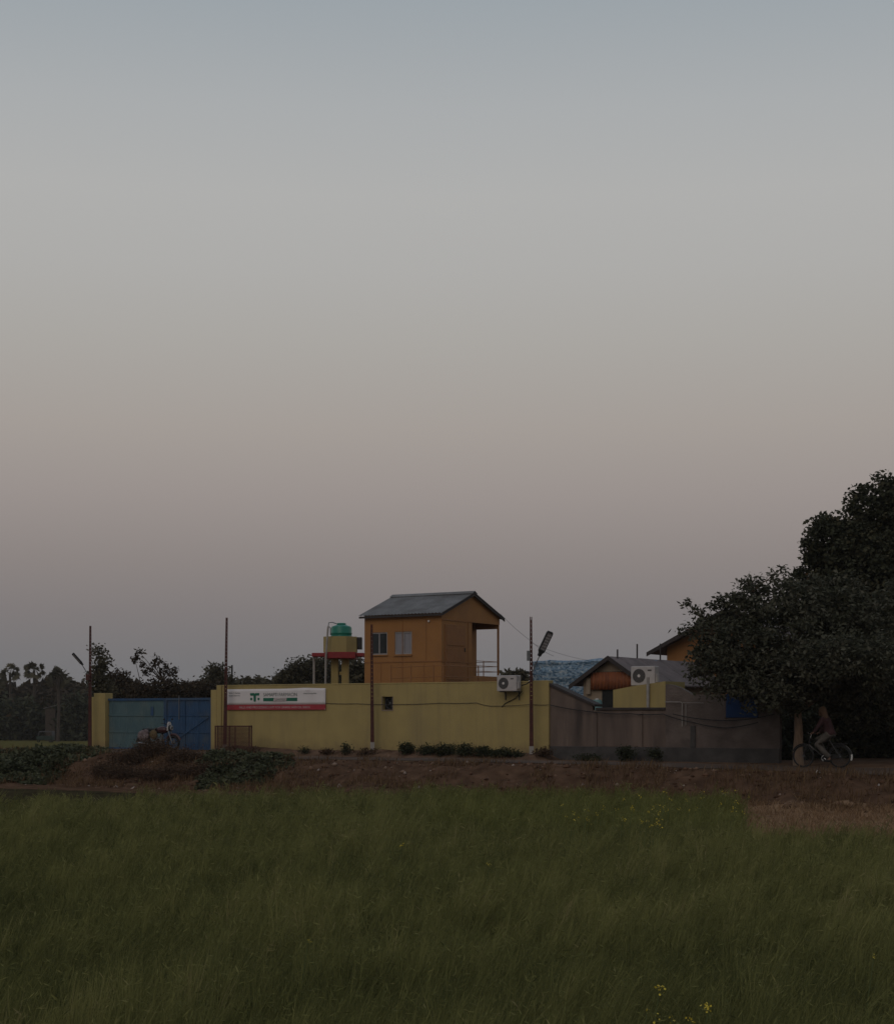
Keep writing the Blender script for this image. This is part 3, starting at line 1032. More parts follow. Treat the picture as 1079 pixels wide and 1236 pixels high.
# front (long) wall with two window openings
xs = [-TL, wins[0][0], wins[0][1], wins[1][0], wins[1][1], 0]
zs = [tz(0.25), wins[0][2], wins[0][3], tz(ez)]
vs, fs, vi = [], [], {}
for i, x in enumerate(xs):
    for j, z in enumerate(zs):
        for k, y in enumerate((0, WT)):
            vi[i, j, k] = len(vs); vs.append((x, y, z))
for i in range(5):
    for j in range(3):
        if j == 1 and i in (1, 3): continue
        fs.append((vi[i, j, 0], vi[i + 1, j, 0], vi[i + 1, j + 1, 0], vi[i, j + 1, 0]))
        fs.append((vi[i, j, 1], vi[i, j + 1, 1], vi[i + 1, j + 1, 1], vi[i + 1, j, 1]))
for i in (1, 3):
    fs += [(vi[i, 1, 0], vi[i, 1, 1], vi[i + 1, 1, 1], vi[i + 1, 1, 0]), (vi[i, 2, 0], vi[i + 1, 2, 0], vi[i + 1, 2, 1], vi[i, 2, 1]),
           (vi[i, 1, 0], vi[i, 2, 0], vi[i, 2, 1], vi[i, 1, 1]), (vi[i + 1, 1, 0], vi[i + 1, 1, 1], vi[i + 1, 2, 1], vi[i + 1, 2, 0])]
for j in range(3):
    fs += [(vi[0, j, 0], vi[0, j + 1, 0], vi[0, j + 1, 1], vi[0, j, 1]), (vi[5, j, 0], vi[5, j, 1], vi[5, j + 1, 1], vi[5, j + 1, 0])]
for i in range(5):
    fs += [(vi[i, 3, 0], vi[i + 1, 3, 0], vi[i + 1, 3, 1], vi[i, 3, 1])]
MB().add(vs, fs).build('front_wall', M['orange'], tw)
mid = TW / 2
slope = (az - ez) / mid
# gable wall: solid left half up to the porch edge, lintel above the porch, lower storey below it
g_ = MB()
zt = lambda y: tz(ez + slope * (y if y < mid else TW - y)) - 0.02
e1 = 0.102
g_.prismx([(e1, tz(.25)), (PY, tz(.25)), (PY, zt(PY)), (mid, zt(mid)), (e1, zt(e1))], -WT, -0.001)
g_.prismx([(PY + .001, tz(LINT)), (TW, tz(LINT)), (TW, zt(TW)), (PY + .001, zt(PY))], -WT, -0.001)
g_.prismx([(PY + .001, tz(.25)), (TW, tz(.25)), (TW, tz(FLZ)), (PY + .001, tz(FLZ))], -WT, -0.001)
g_.build('gable_wall', M['orange'], tw)
# far gable, rear wall, porch inner walls
MB().prismx([(e1, tz(.25)), (TW - e1, tz(.25)), (TW - e1, zt(TW)), (mid, zt(mid)), (e1, zt(e1))], -TL, -TL + WT).build('gable_wall', M['orange'], tw)
MB().box(-TL + WT + .001, PX - .002, TW - WT, TW - .001, tz(.25), tz(ez - .02)).box(PX, -WT - .001, TW - WT, TW - .001, tz(.25), tz(FLZ - .1)).box(PX, -WT - .001, TW - WT, TW - .001, tz(5.45), tz(ez - .02)).build('rear_wall', M['orange'], tw)
MB().box(PX - WT, PX - .001, PY - .05, TW - WT - .001, tz(FLZ), tz(5.9)).build('porch_wall', M['orange'], tw)
MB().box(PX + .002, -WT - .002, PY - WT, PY - .002, tz(FLZ), tz(5.9)).build('porch_wall', M['orange'], tw)
MB().box(PX + .002, -WT - .002, PY + .002, TW - WT - .002, tz(FLZ - .12), tz(FLZ)).build('porch_floor', M['orange'], tw)
MB().box(PX + .002, -WT - .002, PY + .002, TW - WT - .002, tz(LINT + .28), tz(LINT + .32)).build('porch_ceiling', M['orange_door'], tw)
MB().box(-TL + WT, -WT - .002, WT + .002, TW - WT - .002, tz(3.2), tz(3.28)).build('upper_floor', M['beige'], tw)
MB().bbox(-.085, -.012, TW - .075, TW - .004, tz(FLZ), tz(LINT - .002), .006).build('porch_post', M['orange_door'], tw)
rail = MB()
for z in (0.2, .42, .62):
    rail.tube([(-.05, PY + .01, tz(FLZ + z)), (-.05, TW - .06, tz(FLZ + z))], .014, 6)
    rail.tube([(PX + .01, TW - .05, tz(FLZ + z)), (-.06, TW - .05, tz(FLZ + z))], .014, 6)
rail.tube([(-.05, PY + 1.0, tz(FLZ)), (-.05, PY + 1.0, tz(FLZ + .62))], .02, 6)
rail.build('porch_railing', M['orange_door'], tw)
# roof: corrugated sheets with overhang, one object per sheet
OV, OG = 0.20, 0.16
nsh = 5


def roof_sheets(parent, x0, x1, half, eave_z, apex_z, ycen, ov, nsh, m, amp=0.018, pitch=0.16, th=0.012):
    sl = (apex_z - eave_z) / half
    for sgn in (-1, 1):
        for k in range(nsh):
            xa = x0 + (x1 - x0) * k / nsh - (0.03 if k else 0)
            xb = x0 + (x1 - x0) * (k + 1) / nsh
            n = max(6, int((xb - xa) / pitch * 6))
            vs, fs = [], []
            lift = 0.004 * (k % 2)
            for i in range(n + 1):
                x = xa + (xb - xa) * i / n
                w = amp * math.sin(2 * math.pi * (x - x0) / pitch) + lift
                for (yy, zz) in ((0.0, apex_z), (half + ov, eave_z - ov * sl)):
                    vs.append((x, ycen + sgn * yy, zz + w + 0.03))
                for (yy, zz) in ((0.0, apex_z), (half + ov, eave_z - ov * sl)):
                    vs.append((x, ycen + sgn * yy, zz + w + 0.03 - th))
            for i in range(n):
                a, b = 4 * i, 4 * i + 4
                fs += [(a, b, b + 1, a + 1), (a + 2, a + 3, b + 3, b + 2), (a + 1, b + 1, b + 3, a + 3)]
            fs += [(0, 1, 3, 2), (4 * n, 4 * n + 2, 4 * n + 3, 4 * n + 1)]
            MB().add(vs, fs).build('roof_sheet', m, parent)


rf = empty('roof', (0, 0, 0)); rf.parent = tw
roof_sheets(rf, -TL - OG, OG, mid, tz(ez), tz(az), mid, OV, nsh, M['roof'])
MB().prismx([(mid - .2, tz(az) + .0 - .02), (mid, tz(az) + .085), (mid + .2, tz(az) - .02), (mid + .2, tz(az) + .0), (mid, tz(az) + .105), (mid - .2, tz(az) + .0)], -TL - OG - .01, OG + .01).build('ridge_cap', M['roof'], rf)
for sgn in (-1, 1):
    ya, za = mid, tz(az) - .005
    yb, zb = mid + sgn * (mid + OV), tz(ez) - OV * slope - .005
    MB().prismx([(ya, za), (yb, zb), (yb, zb - .09), (ya, za - .09)] if sgn > 0 else [(yb, zb), (ya, za), (ya, za - .09), (yb, zb - .09)], OG - .05, OG - .02).build('barge_board', M['fascia'], rf)
MB().box(-TL - OG + .02, OG - .052, -OV + .0, -OV + .03, tz(ez) - OV * slope - .09, tz(ez) - OV * slope - .01).build('gutter_board', M['fascia'], rf)
# windows
for k, (a, b, zl, zh) in enumerate(wins):
    wn = MB()
    f_ = .05
    wn.box(a + .002, a + f_, .025, .09, zl + .002, zh - .002).box(b - f_, b - .002, .025, .09, zl + .002, zh - .002).box(a + f_, b - f_, .025, .09, zh - f_, zh - .002).box(a + f_, b - f_, .025, .09, zl + .002, zl + f_)
    m_ = (a + b) / 2
    wo = wn.build('window', M['winframe'], tw)
    wn = MB().box(m_ - .025, m_ + .025, .035, .085, zl + f_, zh - f_).build('mullion', M['winframe'], wo)
    gm = M['glassdark'] if k == 0 else M['glasspale']
    MB().box(a + f_, m_ - .026, .05, .058, zl + f_, zh - f_).build('pane', gm, wo)
    MB().box(m_ + .026, b - f_, .066, .074, zl + f_, zh - f_).build('pane', gm, wo)
    MB().box(a - .03, b + .03, -.06, -.021, zl - .05, zl - .001).build('sill', M['orange'], wo)
# door in the gable wall
dy0, dy1 = 0.22, 1.75
dr = MB().bbox(.002, .03, dy0, dy1, tz(FLZ - .35), tz(5.45), .006).build('door', M['orange_door'], tw)
for (a, b, c, d) in ((dy0 + .1, dy1 - .1, 4.62, 5.35), (dy0 + .1, dy1 - .1, 3.95, 4.5), (dy0 + .1, dy1 - .1, 3.25, 3.85)):
    MB().bbox(.031, .045, a, b, tz(c), tz(d), .006).build('door_panel', M['orange_door'], dr)
MB().box(.03, .07, dy1 - .08, dy1 - .05, tz(4.4), tz(4.55)).build('handle', M['darksteel'], dr)
# horizontal joint battens of the cladding
for z in (3.98,):
    MB().box(-TL, -.001, -.022, -.001, tz(z - .02), tz(z + .02)).build('cladding_joint', M['orange_door'], tw)
for z in (3.96, 5.62):
    MB().box(.002, .02, .02, PY - .01, tz(z - .02), tz(z + .02)).build('cladding_joint', M['orange_door'], tw)
for y in (2.0,):
    MB().box(.002, .018, y - .02, y + .02, tz(.4), tz(5.6)).build('cladding_joint', M['orange_door'], tw)
for x in (-TL * .5, -.72):
    MB().box(x - .012, x + .012, -.012, -.001, tz(4.01), tz(ez - .25)).build('cladding_joint', M['orange_door'], tw)
for x in (-TL * .78, -TL * .5, -TL * .22):
    MB().box(x - .012, x + .012, -.012, -.001, tz(.4), tz(3.95)).build('cladding_joint', M['orange_door'], tw)
# small bulkhead lamp and outside stair rail
MB().ball((LX(518, TLY) - tx1, -.04, tz(ZP(749.5, td))), .05, (1, .7, 1), 2).build('wall_lamp', M['white'], tw, smooth=True)
rl_ = MB()
for z in (3.98, 3.55):
    rl_.tube([(-1.9, -.75, tz(z - .25)), (.55, -.75, tz(z - .2)), (.55, 1.9, tz(z - .2))], .018, 6)
for x in (-1.9, -.95, .1, .55):
    rl_.tube([(x, -.75, tz(.25)), (x, -.75, tz(3.82))], .024, 6)
rl_.tube([(.55, 1.9, tz(.25)), (.55, 1.9, tz(3.82))], .024, 6)
rl_.build('stair_railing', M['orange_door'], tw)

# ================================================================== water tank stand
wly = 8.5
wlx = LX(411, wly)
wd = DEP(wlx, wly)
ws = wd / F
wz = lambda py: ZP(py, wd) - 0.28
wt_ = empty('tank_stand', L2W(wlx, wly, 0.28), 0, 'yellow concrete water tank stand with red slab beside the tower cabin', 'tank stand')
for x in (-6.5 * ws, 6.0 * ws):
    MB().bbox(x - .15 - .01, x + .15, -.2, .2, 0, wz(793.5), .02).build('column', M['yellow'], wt_)
MB().bbox(-.05, .06, -.12, .12, wz(815), wz(811), .01).build('cross_beam', M['yellow'], wt_)
MB().bbox(-34 * ws, 29 * ws, -.35, .35, wz(793), wz(788.5), .02).build('red_beam', M['redslab'], wt_)
MB().bbox(-18 * ws, 19 * ws, -.78, .78, wz(795.5), wz(787.8), .02).build('red_slab', M['redslab'], wt_)
oct_ = [(20.0 * ws * math.cos(R(22.5 + 45 * k)) / math.cos(R(22.5)), 20.0 * ws * math.sin(R(22.5 + 45 * k)) / math.cos(R(22.5))) for k in range(8)]
zt0, zt1 = wz(787.7), wz(769)
for k in range(8):
    p, q = Vector((*oct_[k], 0)), Vector((*oct_[(k + 1) % 8], 0))
    pi_, qi_ = p * .93, q * .93
    MB().add([(p.x, p.y, zt0), (q.x, q.y, zt0), (qi_.x, qi_.y, zt0), (pi_.x, pi_.y, zt0), (p.x, p.y, zt1), (q.x, q.y, zt1), (qi_.x, qi_.y, zt1), (pi_.x, pi_.y, zt1)],
             [(3, 2, 1, 0), (4, 5, 6, 7), (0, 1, 5, 4), (1, 2, 6, 5), (2, 3, 7, 6), (3, 0, 4, 7)]).build('parapet_panel', M['yellow'], wt_)
MB().bbox(20.3 * ws, 26 * ws, -.2, .25, wz(784), wz(769.5), .01).build('control_cabinet', M['darksteel'], wt_)  # plain dark box at the right of the parapet
MB().tube([(-32 * ws, 0, 0), (-32 * ws, 0, wz(793.2))], .05, 8).build('downpipe', M['pvc'], wt_, smooth=True)
MB().tube([(-17 * ws, -.85, 0), (-16 * ws, -.85, wz(795)), (-13.5 * ws, -.85, wz(760)), (-13 * ws, -.85, wz(757.5))], .045, 8).build('supply_pipe', M['pvc'], wt_, smooth=True)
MB().tube([(-13 * ws, -.85, wz(757.5)), (-12.5 * ws, -.8, wz(753)), (-9 * ws, -.4, wz(752)), (-5 * ws, -.1, wz(753))], .02, 6).tube([(-10.5 * ws, -.85, wz(768)), (-10.5 * ws, -.85, wz(759)), (-12 * ws, -.85, wz(757.8))], .02, 6).build('inlet_pipe', M['grey_steel'], wt_)
tk = empty('water_tank', L2W(wlx, wly, 0) + Vector((1.0 * ws, 0, ZP(787.6, wd))), 0, 'green plastic water tank on top of the yellow stand', 'water tank')
tr_ = 12.6 * ws
H_ = 34.5 * ws
prof = [(0, 0), (tr_, 0)]
for k in range(5):
    za = H_ * (.08 + .14 * k)
    prof += [(tr_, za), (tr_ * 1.025, za + .015), (tr_ * 1.025, za + .05), (tr_, za + .065)]
prof += [(tr_, H_ * .84), (tr_ * .93, H_ * .9), (tr_ * .5, H_ * .965), (tr_ * .4, H_ * .97), (tr_ * .4, H_ * 1.0), (0, H_ * 1.01)]
MB().lathe(prof, 28).build('tank_body', M['tank'], tk, smooth=True)
MB().lathe([(tr_ * .44, H_ * .975), (tr_ * .44, H_ * 1.015), (tr_ * .3, H_ * 1.03), (0, H_ * 1.035)], 20).build('lid', M['tank'], tk, smooth=True)

# ================================================================== blue tarpaulin heap
bd_ly = 7.0
hxa, hxb = LX(638, bd_ly), LX(770, bd_ly)
hd = DEP((hxa + hxb) / 2, bd_ly)
hztop = ZP(795.5, hd)
heap_c = L2W((hxa + hxb) / 2, bd_ly + 1.2, 0.28)
nu, nv = 110, 70
hwid, hdep, hhgt = (hxb - hxa) / 2, 1.4, hztop - 0.28
U, V = np.meshgrid(np.linspace(0, 2 * np.pi, nu, endpoint=False), np.linspace(0, 1, nv), indexing='ij')
# rounded-box cross-section; walls lean in slightly, top flattened
pw = 0.28
cu_, su_ = np.cos(U), np.sin(U)
prof_r = np.where(V < 0.72, 1.0 - 0.03 * (V / 0.72), 0.97 * (1 - ((V - 0.72) / 0.28) ** 6))
prof_z = np.where(V < 0.72, V / 0.72 * 0.97, 0.97 + 0.03 * np.sin((V - 0.72) / 0.28 * np.pi / 2))
prof_z = np.where(V < 0.72, V / 0.72 * 0.96, 0.96 + 0.04 * ((V - 0.72) / 0.28))
hxp = np.sign(cu_) * np.abs(cu_) ** pw * hwid * prof_r
hyp = np.sign(su_) * np.abs(su_) ** pw * hdep * prof_r
hzp = prof_z * hhgt
wr = (vnoise(hxp * 1.0 + hyp, hzp * 2.2, 0.28) - .5) * 0.10 + (vnoise(hxp + hyp + 7, hzp * 2, 0.12) - .5) * 0.07 + 0.05 * np.sin(hxp * 3.1) * np.sin(hzp * 2.3)
hxp = hxp + cu_ * wr * 1.0
hyp = hyp + su_ * wr * 1.4
hzp = hzp + np.where(V > .72, wr * .5, 0)
idx = np.arange(nu * nv).reshape(nu, nv)
hq = np.stack([idx, np.roll(idx, -1, 0)], 0)
faces = np.stack([hq[0][:, :-1], hq[1][:, :-1], hq[1][:, 1:], hq[0][:, 1:]], -1).reshape(-1, 4)
hp = np_mesh('tarpaulin_heap', np.stack([hxp, hyp, hzp], -1).reshape(-1, 3), 4, M['tarp'], faces=faces, label='tall heap wrapped in crumpled blue tarpaulin behind the wall end', cat='tarpaulin')
hp.location = heap_c
hp.rotation_euler = (0, 0, -TH)
hp.data.polygons.foreach_set('use_smooth', [True] * len(hp.data.polygons))

# ================================================================== brown boundary wall to the right
bwl = empty('boundary_wall', L2W(0, 0.04, 0.2), -TH, 'stained brown grey cement wall with dark plinth along the lane', 'wall')


def bwz(z): return z - 0.2


x715 = LX(715, 0.04); x803 = LX(803, 0.04); x835 = LX(835, 0.04); x940 = LX(941, 0.04)
zt715 = ZP(851, DEP(x715, 0)); zlow = ZP(857.5, DEP(LX(760, 0), 0)); z803 = ZP(826, DEP(x803, 0)); z835 = ZP(838.5, DEP(x835, 0))
pz = ZP(901.5, DEP(x715, 0))
lean = MB().prism([(0.003, bwz(pz)), (x715, bwz(pz)), (x715, bwz(zt715)), (0.003, bwz(ZP(828, OY)))], 0, .2).build('sloping_panel', M['grey_wall'], bwl)
MB().prism([(0.0, bwz(ZP(828, OY)) + .002), (x715 + .12, bwz(zt715) - .06), (x715 + .12, bwz(zt715) + .02), (0.0, bwz(ZP(825.5, OY)) + .02)], -.06, .5).build('sloping_roof_edge', M['fascia'], bwl)
MB().bbox(x715 + .003, x803 - .002, .02, .2, bwz(pz), bwz(zlow), .01).build('low_panel', M['grey_wall'], bwl)
MB().bbox(x715 + .13, x803 - .002, -.03, .26, bwz(zlow) + .002, bwz(zlow) + .09, .01).build('coping', M['fascia'], bwl)
# taller right panel with worn, curved top edge
poly = [(x803, bwz(pz)), (x940, bwz(pz)), (x940, bwz(z835) - .05)]
for k in range(9, -1, -1):
    x = x803 + (x835 - x803) * k / 9
    z = z803 + (z835 - z803) * (k / 9) ** 1.8
    poly.append((x, bwz(z)))
MB().prism(poly, 0.01, .21).build('tall_panel', M['grey_wall_b'], bwl)
MB().bbox(0.004, x940, -.05, .18, bwz(.15), bwz(pz) - .002, .012).build('plinth', M['plinth'], bwl)
for px_ in (717, 772, 836):
    x = LX(px_, 0.0)
    zt_ = {717: zlow - .05, 772: zlow - .06, 836: ZP(876, DEP(x, 0))}[px_]
    MB().bbox(x - .09, x + .09, -.035 if px_ != 836 else -.03, .0195 if px_ != 836 else .0095, bwz(pz) + .003, bwz(zt_), .006).build('pilaster', M['grey_wall'] if px_ != 836 else M['plinth'], bwl)
# blue sheet fixed in the wall under the tree
xb0, xb1 = LX(875.5, -.03), LX(914, -.03)
db = DEP(xb0, 0)
MB().bbox(xb0, xb1, -.03, .008, bwz(ZP(866.5, db)), bwz(ZP(838, db)), .006).build('blue_sheet', M['blue_panel'], bwl)
MB().box(xb0 - .06, xb0 - .002, -.02, .008, bwz(ZP(867.5, db)), bwz(ZP(838, db))).build('sheet_frame', M['grey_wall'], bwl)

# yellow block behind the low panel
yly = 0.75
yb = [(LX(740, yly), 833), (LX(763, yly), 828.5), (LX(803, yly), 822.5)]
ydep = DEP(yb[1][0], yly)
yx0 = yb[0][0]
blk = empty('store_room', L2W(yx0, yly, 0.28), -TH, 'small yellow plastered store room with sloping top behind the low brown wall', 'building')
pl = [(0, 0), (yb[2][0] - yx0, 0), (yb[2][0] - yx0, ZP(822.5, DEP(yb[2][0], yly)) - .28), (yb[1][0] - yx0, ZP(828.5, ydep) - .28), (0, ZP(833, DEP(yx0, yly)) - .28)]
MB().prism(pl, 0, 1.6).build('wall', M['yellow'], blk)
xp = LX(782, yly - .06) - yx0
MB().tube([(xp, -.06, .2), (xp, -.06, ZP(818, ydep) - .28)], .055, 8).build('vent_pipe', M['pvc'], blk, smooth=True)
acx = LX(776.5, yly + .55)
acd = DEP(acx, yly + .55)
acz = ZP(829, acd)
ac_unit(L2W(acx, yly + .5, acz + .04), 0.90, 0.66, 0.34, 'white air conditioner unit on the yellow store room before the brown roof', feet=0.14)
# small white pipes on the tall panel
wp = empty('water_pipes', L2W(x803, -.03, 0.3), -TH, 'thin white plastic pipes bent down the brown wall', 'pipe')
zz = lambda py: ZP(py, DEP(x803, 0)) - .3
dx = lambda p_: LX(p_, -.03) - x803
MB().tube([(dx(803), -.02, zz(847.5)), (dx(822), -.02, zz(847.8)), (dx(823.5), -.02, zz(849)), (dx(823.5), -.02, zz(877))], .014, 6).build('pipe', M['pvc'], wp)
MB().tube([(dx(828), -.02, zz(850)), (dx(828), -.02, zz(875))], .011, 6).build('pipe', M['pvc'], wp)
MB().tube([(dx(824.5), -.05, zz(848.5)), (dx(850), -.05, zz(849))], .007, 6).build('pipe', M['pvc'], wp)

# ================================================================== brown-roofed house behind
hly = 5.0
hax = LX(738, hly)
had = DEP(hax, hly)
hz_ap, hz_ev = ZP(792.5, had), 3.08
hh_ = 1.42
hs = empty('roofed_house', L2W(hax, hly, 0.28), -TH, 'low house with brown gable roof and rust orange shutter behind the low wall', 'house')
hz = lambda z: z - .28
sl2 = (hz_ap - hz_ev) / hh_
MB().prism([(-hh_ + .25, 0), (hh_ - .15, 0), (hh_ - .15, hz(hz_ev)), (0, hz(hz_ap) - .08), (-hh_ + .25, hz(hz_ev) + .05)], 0, 7.6).build('wall', M['beige'], hs)
rf = empty('roof', (0, 0, 0)); rf.parent = hs
RLEN = 8.0
for sgn in (-1, 1):
    n = 9
    for k in range(n):
        ya, yb_ = -.28 + RLEN * k / n, -.28 + RLEN * (k + 1) / n - .012
        lift = .006 * (k % 2)
        xe = sgn * (hh_ + .16); zee = hz(hz_ev) - .16 * sl2
        MB().add([(0, ya, hz(hz_ap) + lift), (xe, ya, zee + lift), (xe, yb_, zee + lift), (0, yb_, hz(hz_ap) + lift), (0, ya, hz(hz_ap) - .05), (xe, ya, zee - .05), (xe, yb_, zee - .05), (0, yb_, hz(hz_ap) - .05)],
                 [(0, 1, 2, 3), (7, 6, 5, 4), (0, 4, 5, 1), (1, 5, 6, 2), (2, 6, 7, 3), (3, 7, 4, 0)]).build('roof_sheet', M['roof_brown'], rf)
    xe = sgn * (hh_ + .2); zee = hz(hz_ev) - .2 * sl2
    MB().prism([(0, hz(hz_ap) + .02), (xe, zee + .02), (xe, zee - .15), (0, hz(hz_ap) - .15)] if sgn > 0 else [(xe, zee + .02), (0, hz(hz_ap) + .02), (0, hz(hz_ap) - .15), (xe, zee - .15)], -.33, -.285).build('barge_board', M['fascia'], rf)
for py_, yl_, top in ((.1, .3, 784), (0, 2.2, 777.5), (0, 4.3, 777)):
    p = L2W(hax + py_, hly + yl_)
    dd = p.y
    MB().tube([(py_, yl_, hz(hz_ap) - .1), (py_, yl_, ZP(top, dd) - .28)], .03, 6).build('reinforcing_rod', M['fascia'], rf)
sx0, sx1 = LX(713, hly - .12) - hax, LX(762, hly - .12) - hax
sz0, sz1 = hz(ZP(832.5, had)), hz(ZP(811.5, had))
sh = MB()
vs, fs = corr_sheet(sx0, sx1, sz0, sz1, -.13, .14, .02)
sh.add(vs, fs)
so = sh.build('shutter', M['rust_panel'], hs, smooth=True, fix=False)
so.modifiers.new('thick', 'SOLIDIFY').thickness = .006
MB().box(sx0, sx1, -.1, -.04, sz1 - .04, sz1 + .02).build('shutter_rail', M['fascia'], hs)
MB().box(LX(727, hly) - hax, LX(744, hly) - hax, -.025, -.002, .1, sz0 - .01).build('doorway', M['black'], hs)  # black slab stands in for the dark inside the opening; wall is solid
MB().bbox(LX(744, hly) - hax + .01, LX(750, hly) - hax, -.09, -.002, .1, sz0 - .01, .01).build('door_post', M['beige'], hs)
MB().bbox(LX(709, hly) - hax, LX(714, hly) - hax, -.12, -.002, hz(ZP(822, had)) - .5, hz(ZP(822, had)) + .1, .01).build('meter_box', M['beige'], hs)
tk2 = empty('water_drum', L2W(LX(720.5, 3.2), 3.2, 0.28), 0, 'pale teal plastic drum below the rust orange shutter', 'drum')
dd = DEP(LX(720.5, 3.2), 3.2)
rt = 6.3 * dd / F
ht_ = ZP(843.5, dd) - .28
MB().lathe([(0, 0), (rt * .95, 0), (rt, .1), (rt, ht_ * .5), (rt * 1.03, ht_ * .52), (rt, ht_ * .54), (rt, ht_ - .12), (rt * .8, ht_ - .04), (0, ht_ - .04)], 22).build('drum_body', M['teal'], tk2, smooth=True)
MB().lathe([(rt * .35, ht_ - .04), (rt * .35, ht_), (0, ht_ + .01)], 14).build('lid', M['white'], tk2, smooth=True)

# orange house further back, half hidden by the tree
oly = 14.0
ox0 = LX(788, oly)
od = DEP(ox0, oly)
oe = ZP(788.5, od)
oh = 3.3
oap = oe + oh * .50
og = empty('orange_house', L2W(ox0 + oh, oly, 0.28), -TH, 'orange walled building with dark gable roof behind the brown roof and the tree', 'house')
MB().prism([(-oh + .65, 0), (oh - .65, 0), (oh - .65, oe - .28 + .25), (0, oap - .4), (-oh + .65, oe - .28 + .25)], 0, 6).build('wall', M['orange'], og)
rf = empty('roof', (0, 0, 0)); rf.parent = og
for sgn in (-1, 1):
    xe, ze = sgn * oh, oe - .28
    MB().add([(0, -.6, oap - .28), (xe, -.6, ze), (xe, 6.5, ze), (0, 6.5, oap - .28), (0, -.6, oap - .34), (xe, -.6, ze - .06), (xe, 6.5, ze - .06), (0, 6.5, oap - .34)],
             [(0, 1, 2, 3), (7, 6, 5, 4), (0, 4, 5, 1), (1, 5, 6, 2), (2, 6, 7, 3), (3, 7, 4, 0)]).build('roof_slope', M['roof_brown'], rf)
    MB().prism([(0, oap - .27), (xe, ze + .01), (xe, ze - .16), (0, oap - .46)] if sgn > 0 else [(xe, ze + .01), (0, oap - .27), (0, oap - .46), (xe, ze - .16)], -.65, -.605).build('barge_board', M['fascia'], rf)
MB().box(-oh + 1.3, -oh + 2.2, -.02, -.002, 2.4, 3.6).build('window', M['glassdark'], og)


# ================================================================== wires
def wire(name, pts, r, label, m='black', cat='cable', sag=0.0, n=10):
    out = []
    for a, b in zip(pts[:-1], pts[1:]):
        a, b = Vector(a), Vector(b)
        for k in range(n):
            t = k / n
            p = a.lerp(b, t)
            p.z -= sag * 4 * t * (1 - t)
            out.append(p)
    out.append(Vector(pts[-1]))
    base = out[0].copy()
    MB().tube([p - base for p in out], r, 5).build(name, M[m], None, label=label, cat=cat).location = base


def wp_(px, py, ly): 
    lx = LX(px, ly)
    return L2W(lx, ly, ZP(py, DEP(lx, ly)))


wire('power_cable', [wp_(393, 849, -.03), wp_(430, 849.5, -.03), wp_(475, 850.5, -.03), wp_(530, 848.8, -.03), wp_(575, 848.5, -.03), wp_(592, 852.5, -.03), wp_(641, 850.5, -.08), wp_(662, 850.8, -.09)], .009, 'dark cable running along the yellow wall', sag=0.015, m='fascia')
wire('power_cable', [wp_(663.5, 851, -.1), wp_(720, 860, -.06), wp_(760, 861.5, -.06), wp_(800, 862, -.06), wp_(836, 872, -.06), wp_(876, 879, -.06), wp_(915, 872, -.06)], .014, 'dark cable sagging across the brown wall', sag=0.03, m='black')
wire('power_cable', [wp_(812, 862, -.09), wp_(876, 870, -.09), wp_(935, 862, -.09)], .014, 'thin upper cable under the blue sheet on the brown wall', sag=0.05, m='black')
wire('overhead_wire', [at(604, 741, 69.3), at(641, 774, d4), at(668, 792, 54.5)], .006, 'thin overhead wire from the tower eave to the lamp pole', sag=0.05, m='darksteel')
wire('overhead_wire', [at(641, 776, d4), at(738, 800, 62)], .005, 'thin overhead wire from the lamp pole to the brown roof', sag=0.15, m='darksteel')


# ================================================================== foliage
def leaf_cloud(cent, sizes, rnd, droop=0.3, aspect=0.5, up=0.35):
    """quads around given centres. returns verts (4N,3)"""
    n = len(cent)
    d = rnd.normal(size=(n, 3))
    d[:, 2] = d[:, 2] * 0.7 - droop
    d /= np.linalg.norm(d, axis=1, keepdims=True)
    nrm = rnd.normal(size=(n, 3))
    nrm[:, 2] = np.abs(nrm[:, 2]) + up
    s = np.cross(d, nrm)
    s /= np.linalg.norm(s, axis=1, keepdims=True) + 1e-9
    L_ = sizes[:, None]
    a = cent
    b = cent + d * L_ * .5 + s * L_ * aspect * .5
    c = cent + d * L_
    e = cent + d * L_ * .5 - s * L_ * aspect * .5
    return np.stack([a, b, c, e], 1).reshape(-1, 3)


def quad_faces(n):
    return np.arange(4 * n).reshape(n, 4)


def crown_points(lobes, n_clump, per, rnd, clump_r, shell=0.55, squash=0.7):
    """lobes: (cx,cy,cz,rx,ry,rz). clumps sit mostly near the lobe surfaces"""
    vol = np.array([l[3] * l[4] * l[5] for l in lobes]) ** (2 / 3)
    pick = rnd.choice(len(lobes), n_clump, p=vol / vol.sum())
    L_ = np.array(lobes)[pick]
    v = rnd.normal(size=(n_clump, 3))
    v /= np.linalg.norm(v, axis=1, keepdims=True)
    r = shell + (1 - shell) * rnd.random(n_clump) ** 0.6
    r *= 0.9 + 0.22 * rnd.random(n_clump)
    cc = L_[:, :3] + v * L_[:, 3:6] * r[:, None]
    off = np.clip(rnd.normal(size=(n_clump, per, 3)), -1.7, 1.7) * np.array([1, 1, squash]) * clump_r * (0.6 + .8 * rnd.random((n_clump, 1, 1)))
    pts = (cc[:, None, :] + off).reshape(-1, 3)
    tint = np.repeat(rnd.random(n_clump), per) * .55 + rnd.random(n_clump * per) * .45
    return cc, pts, tint


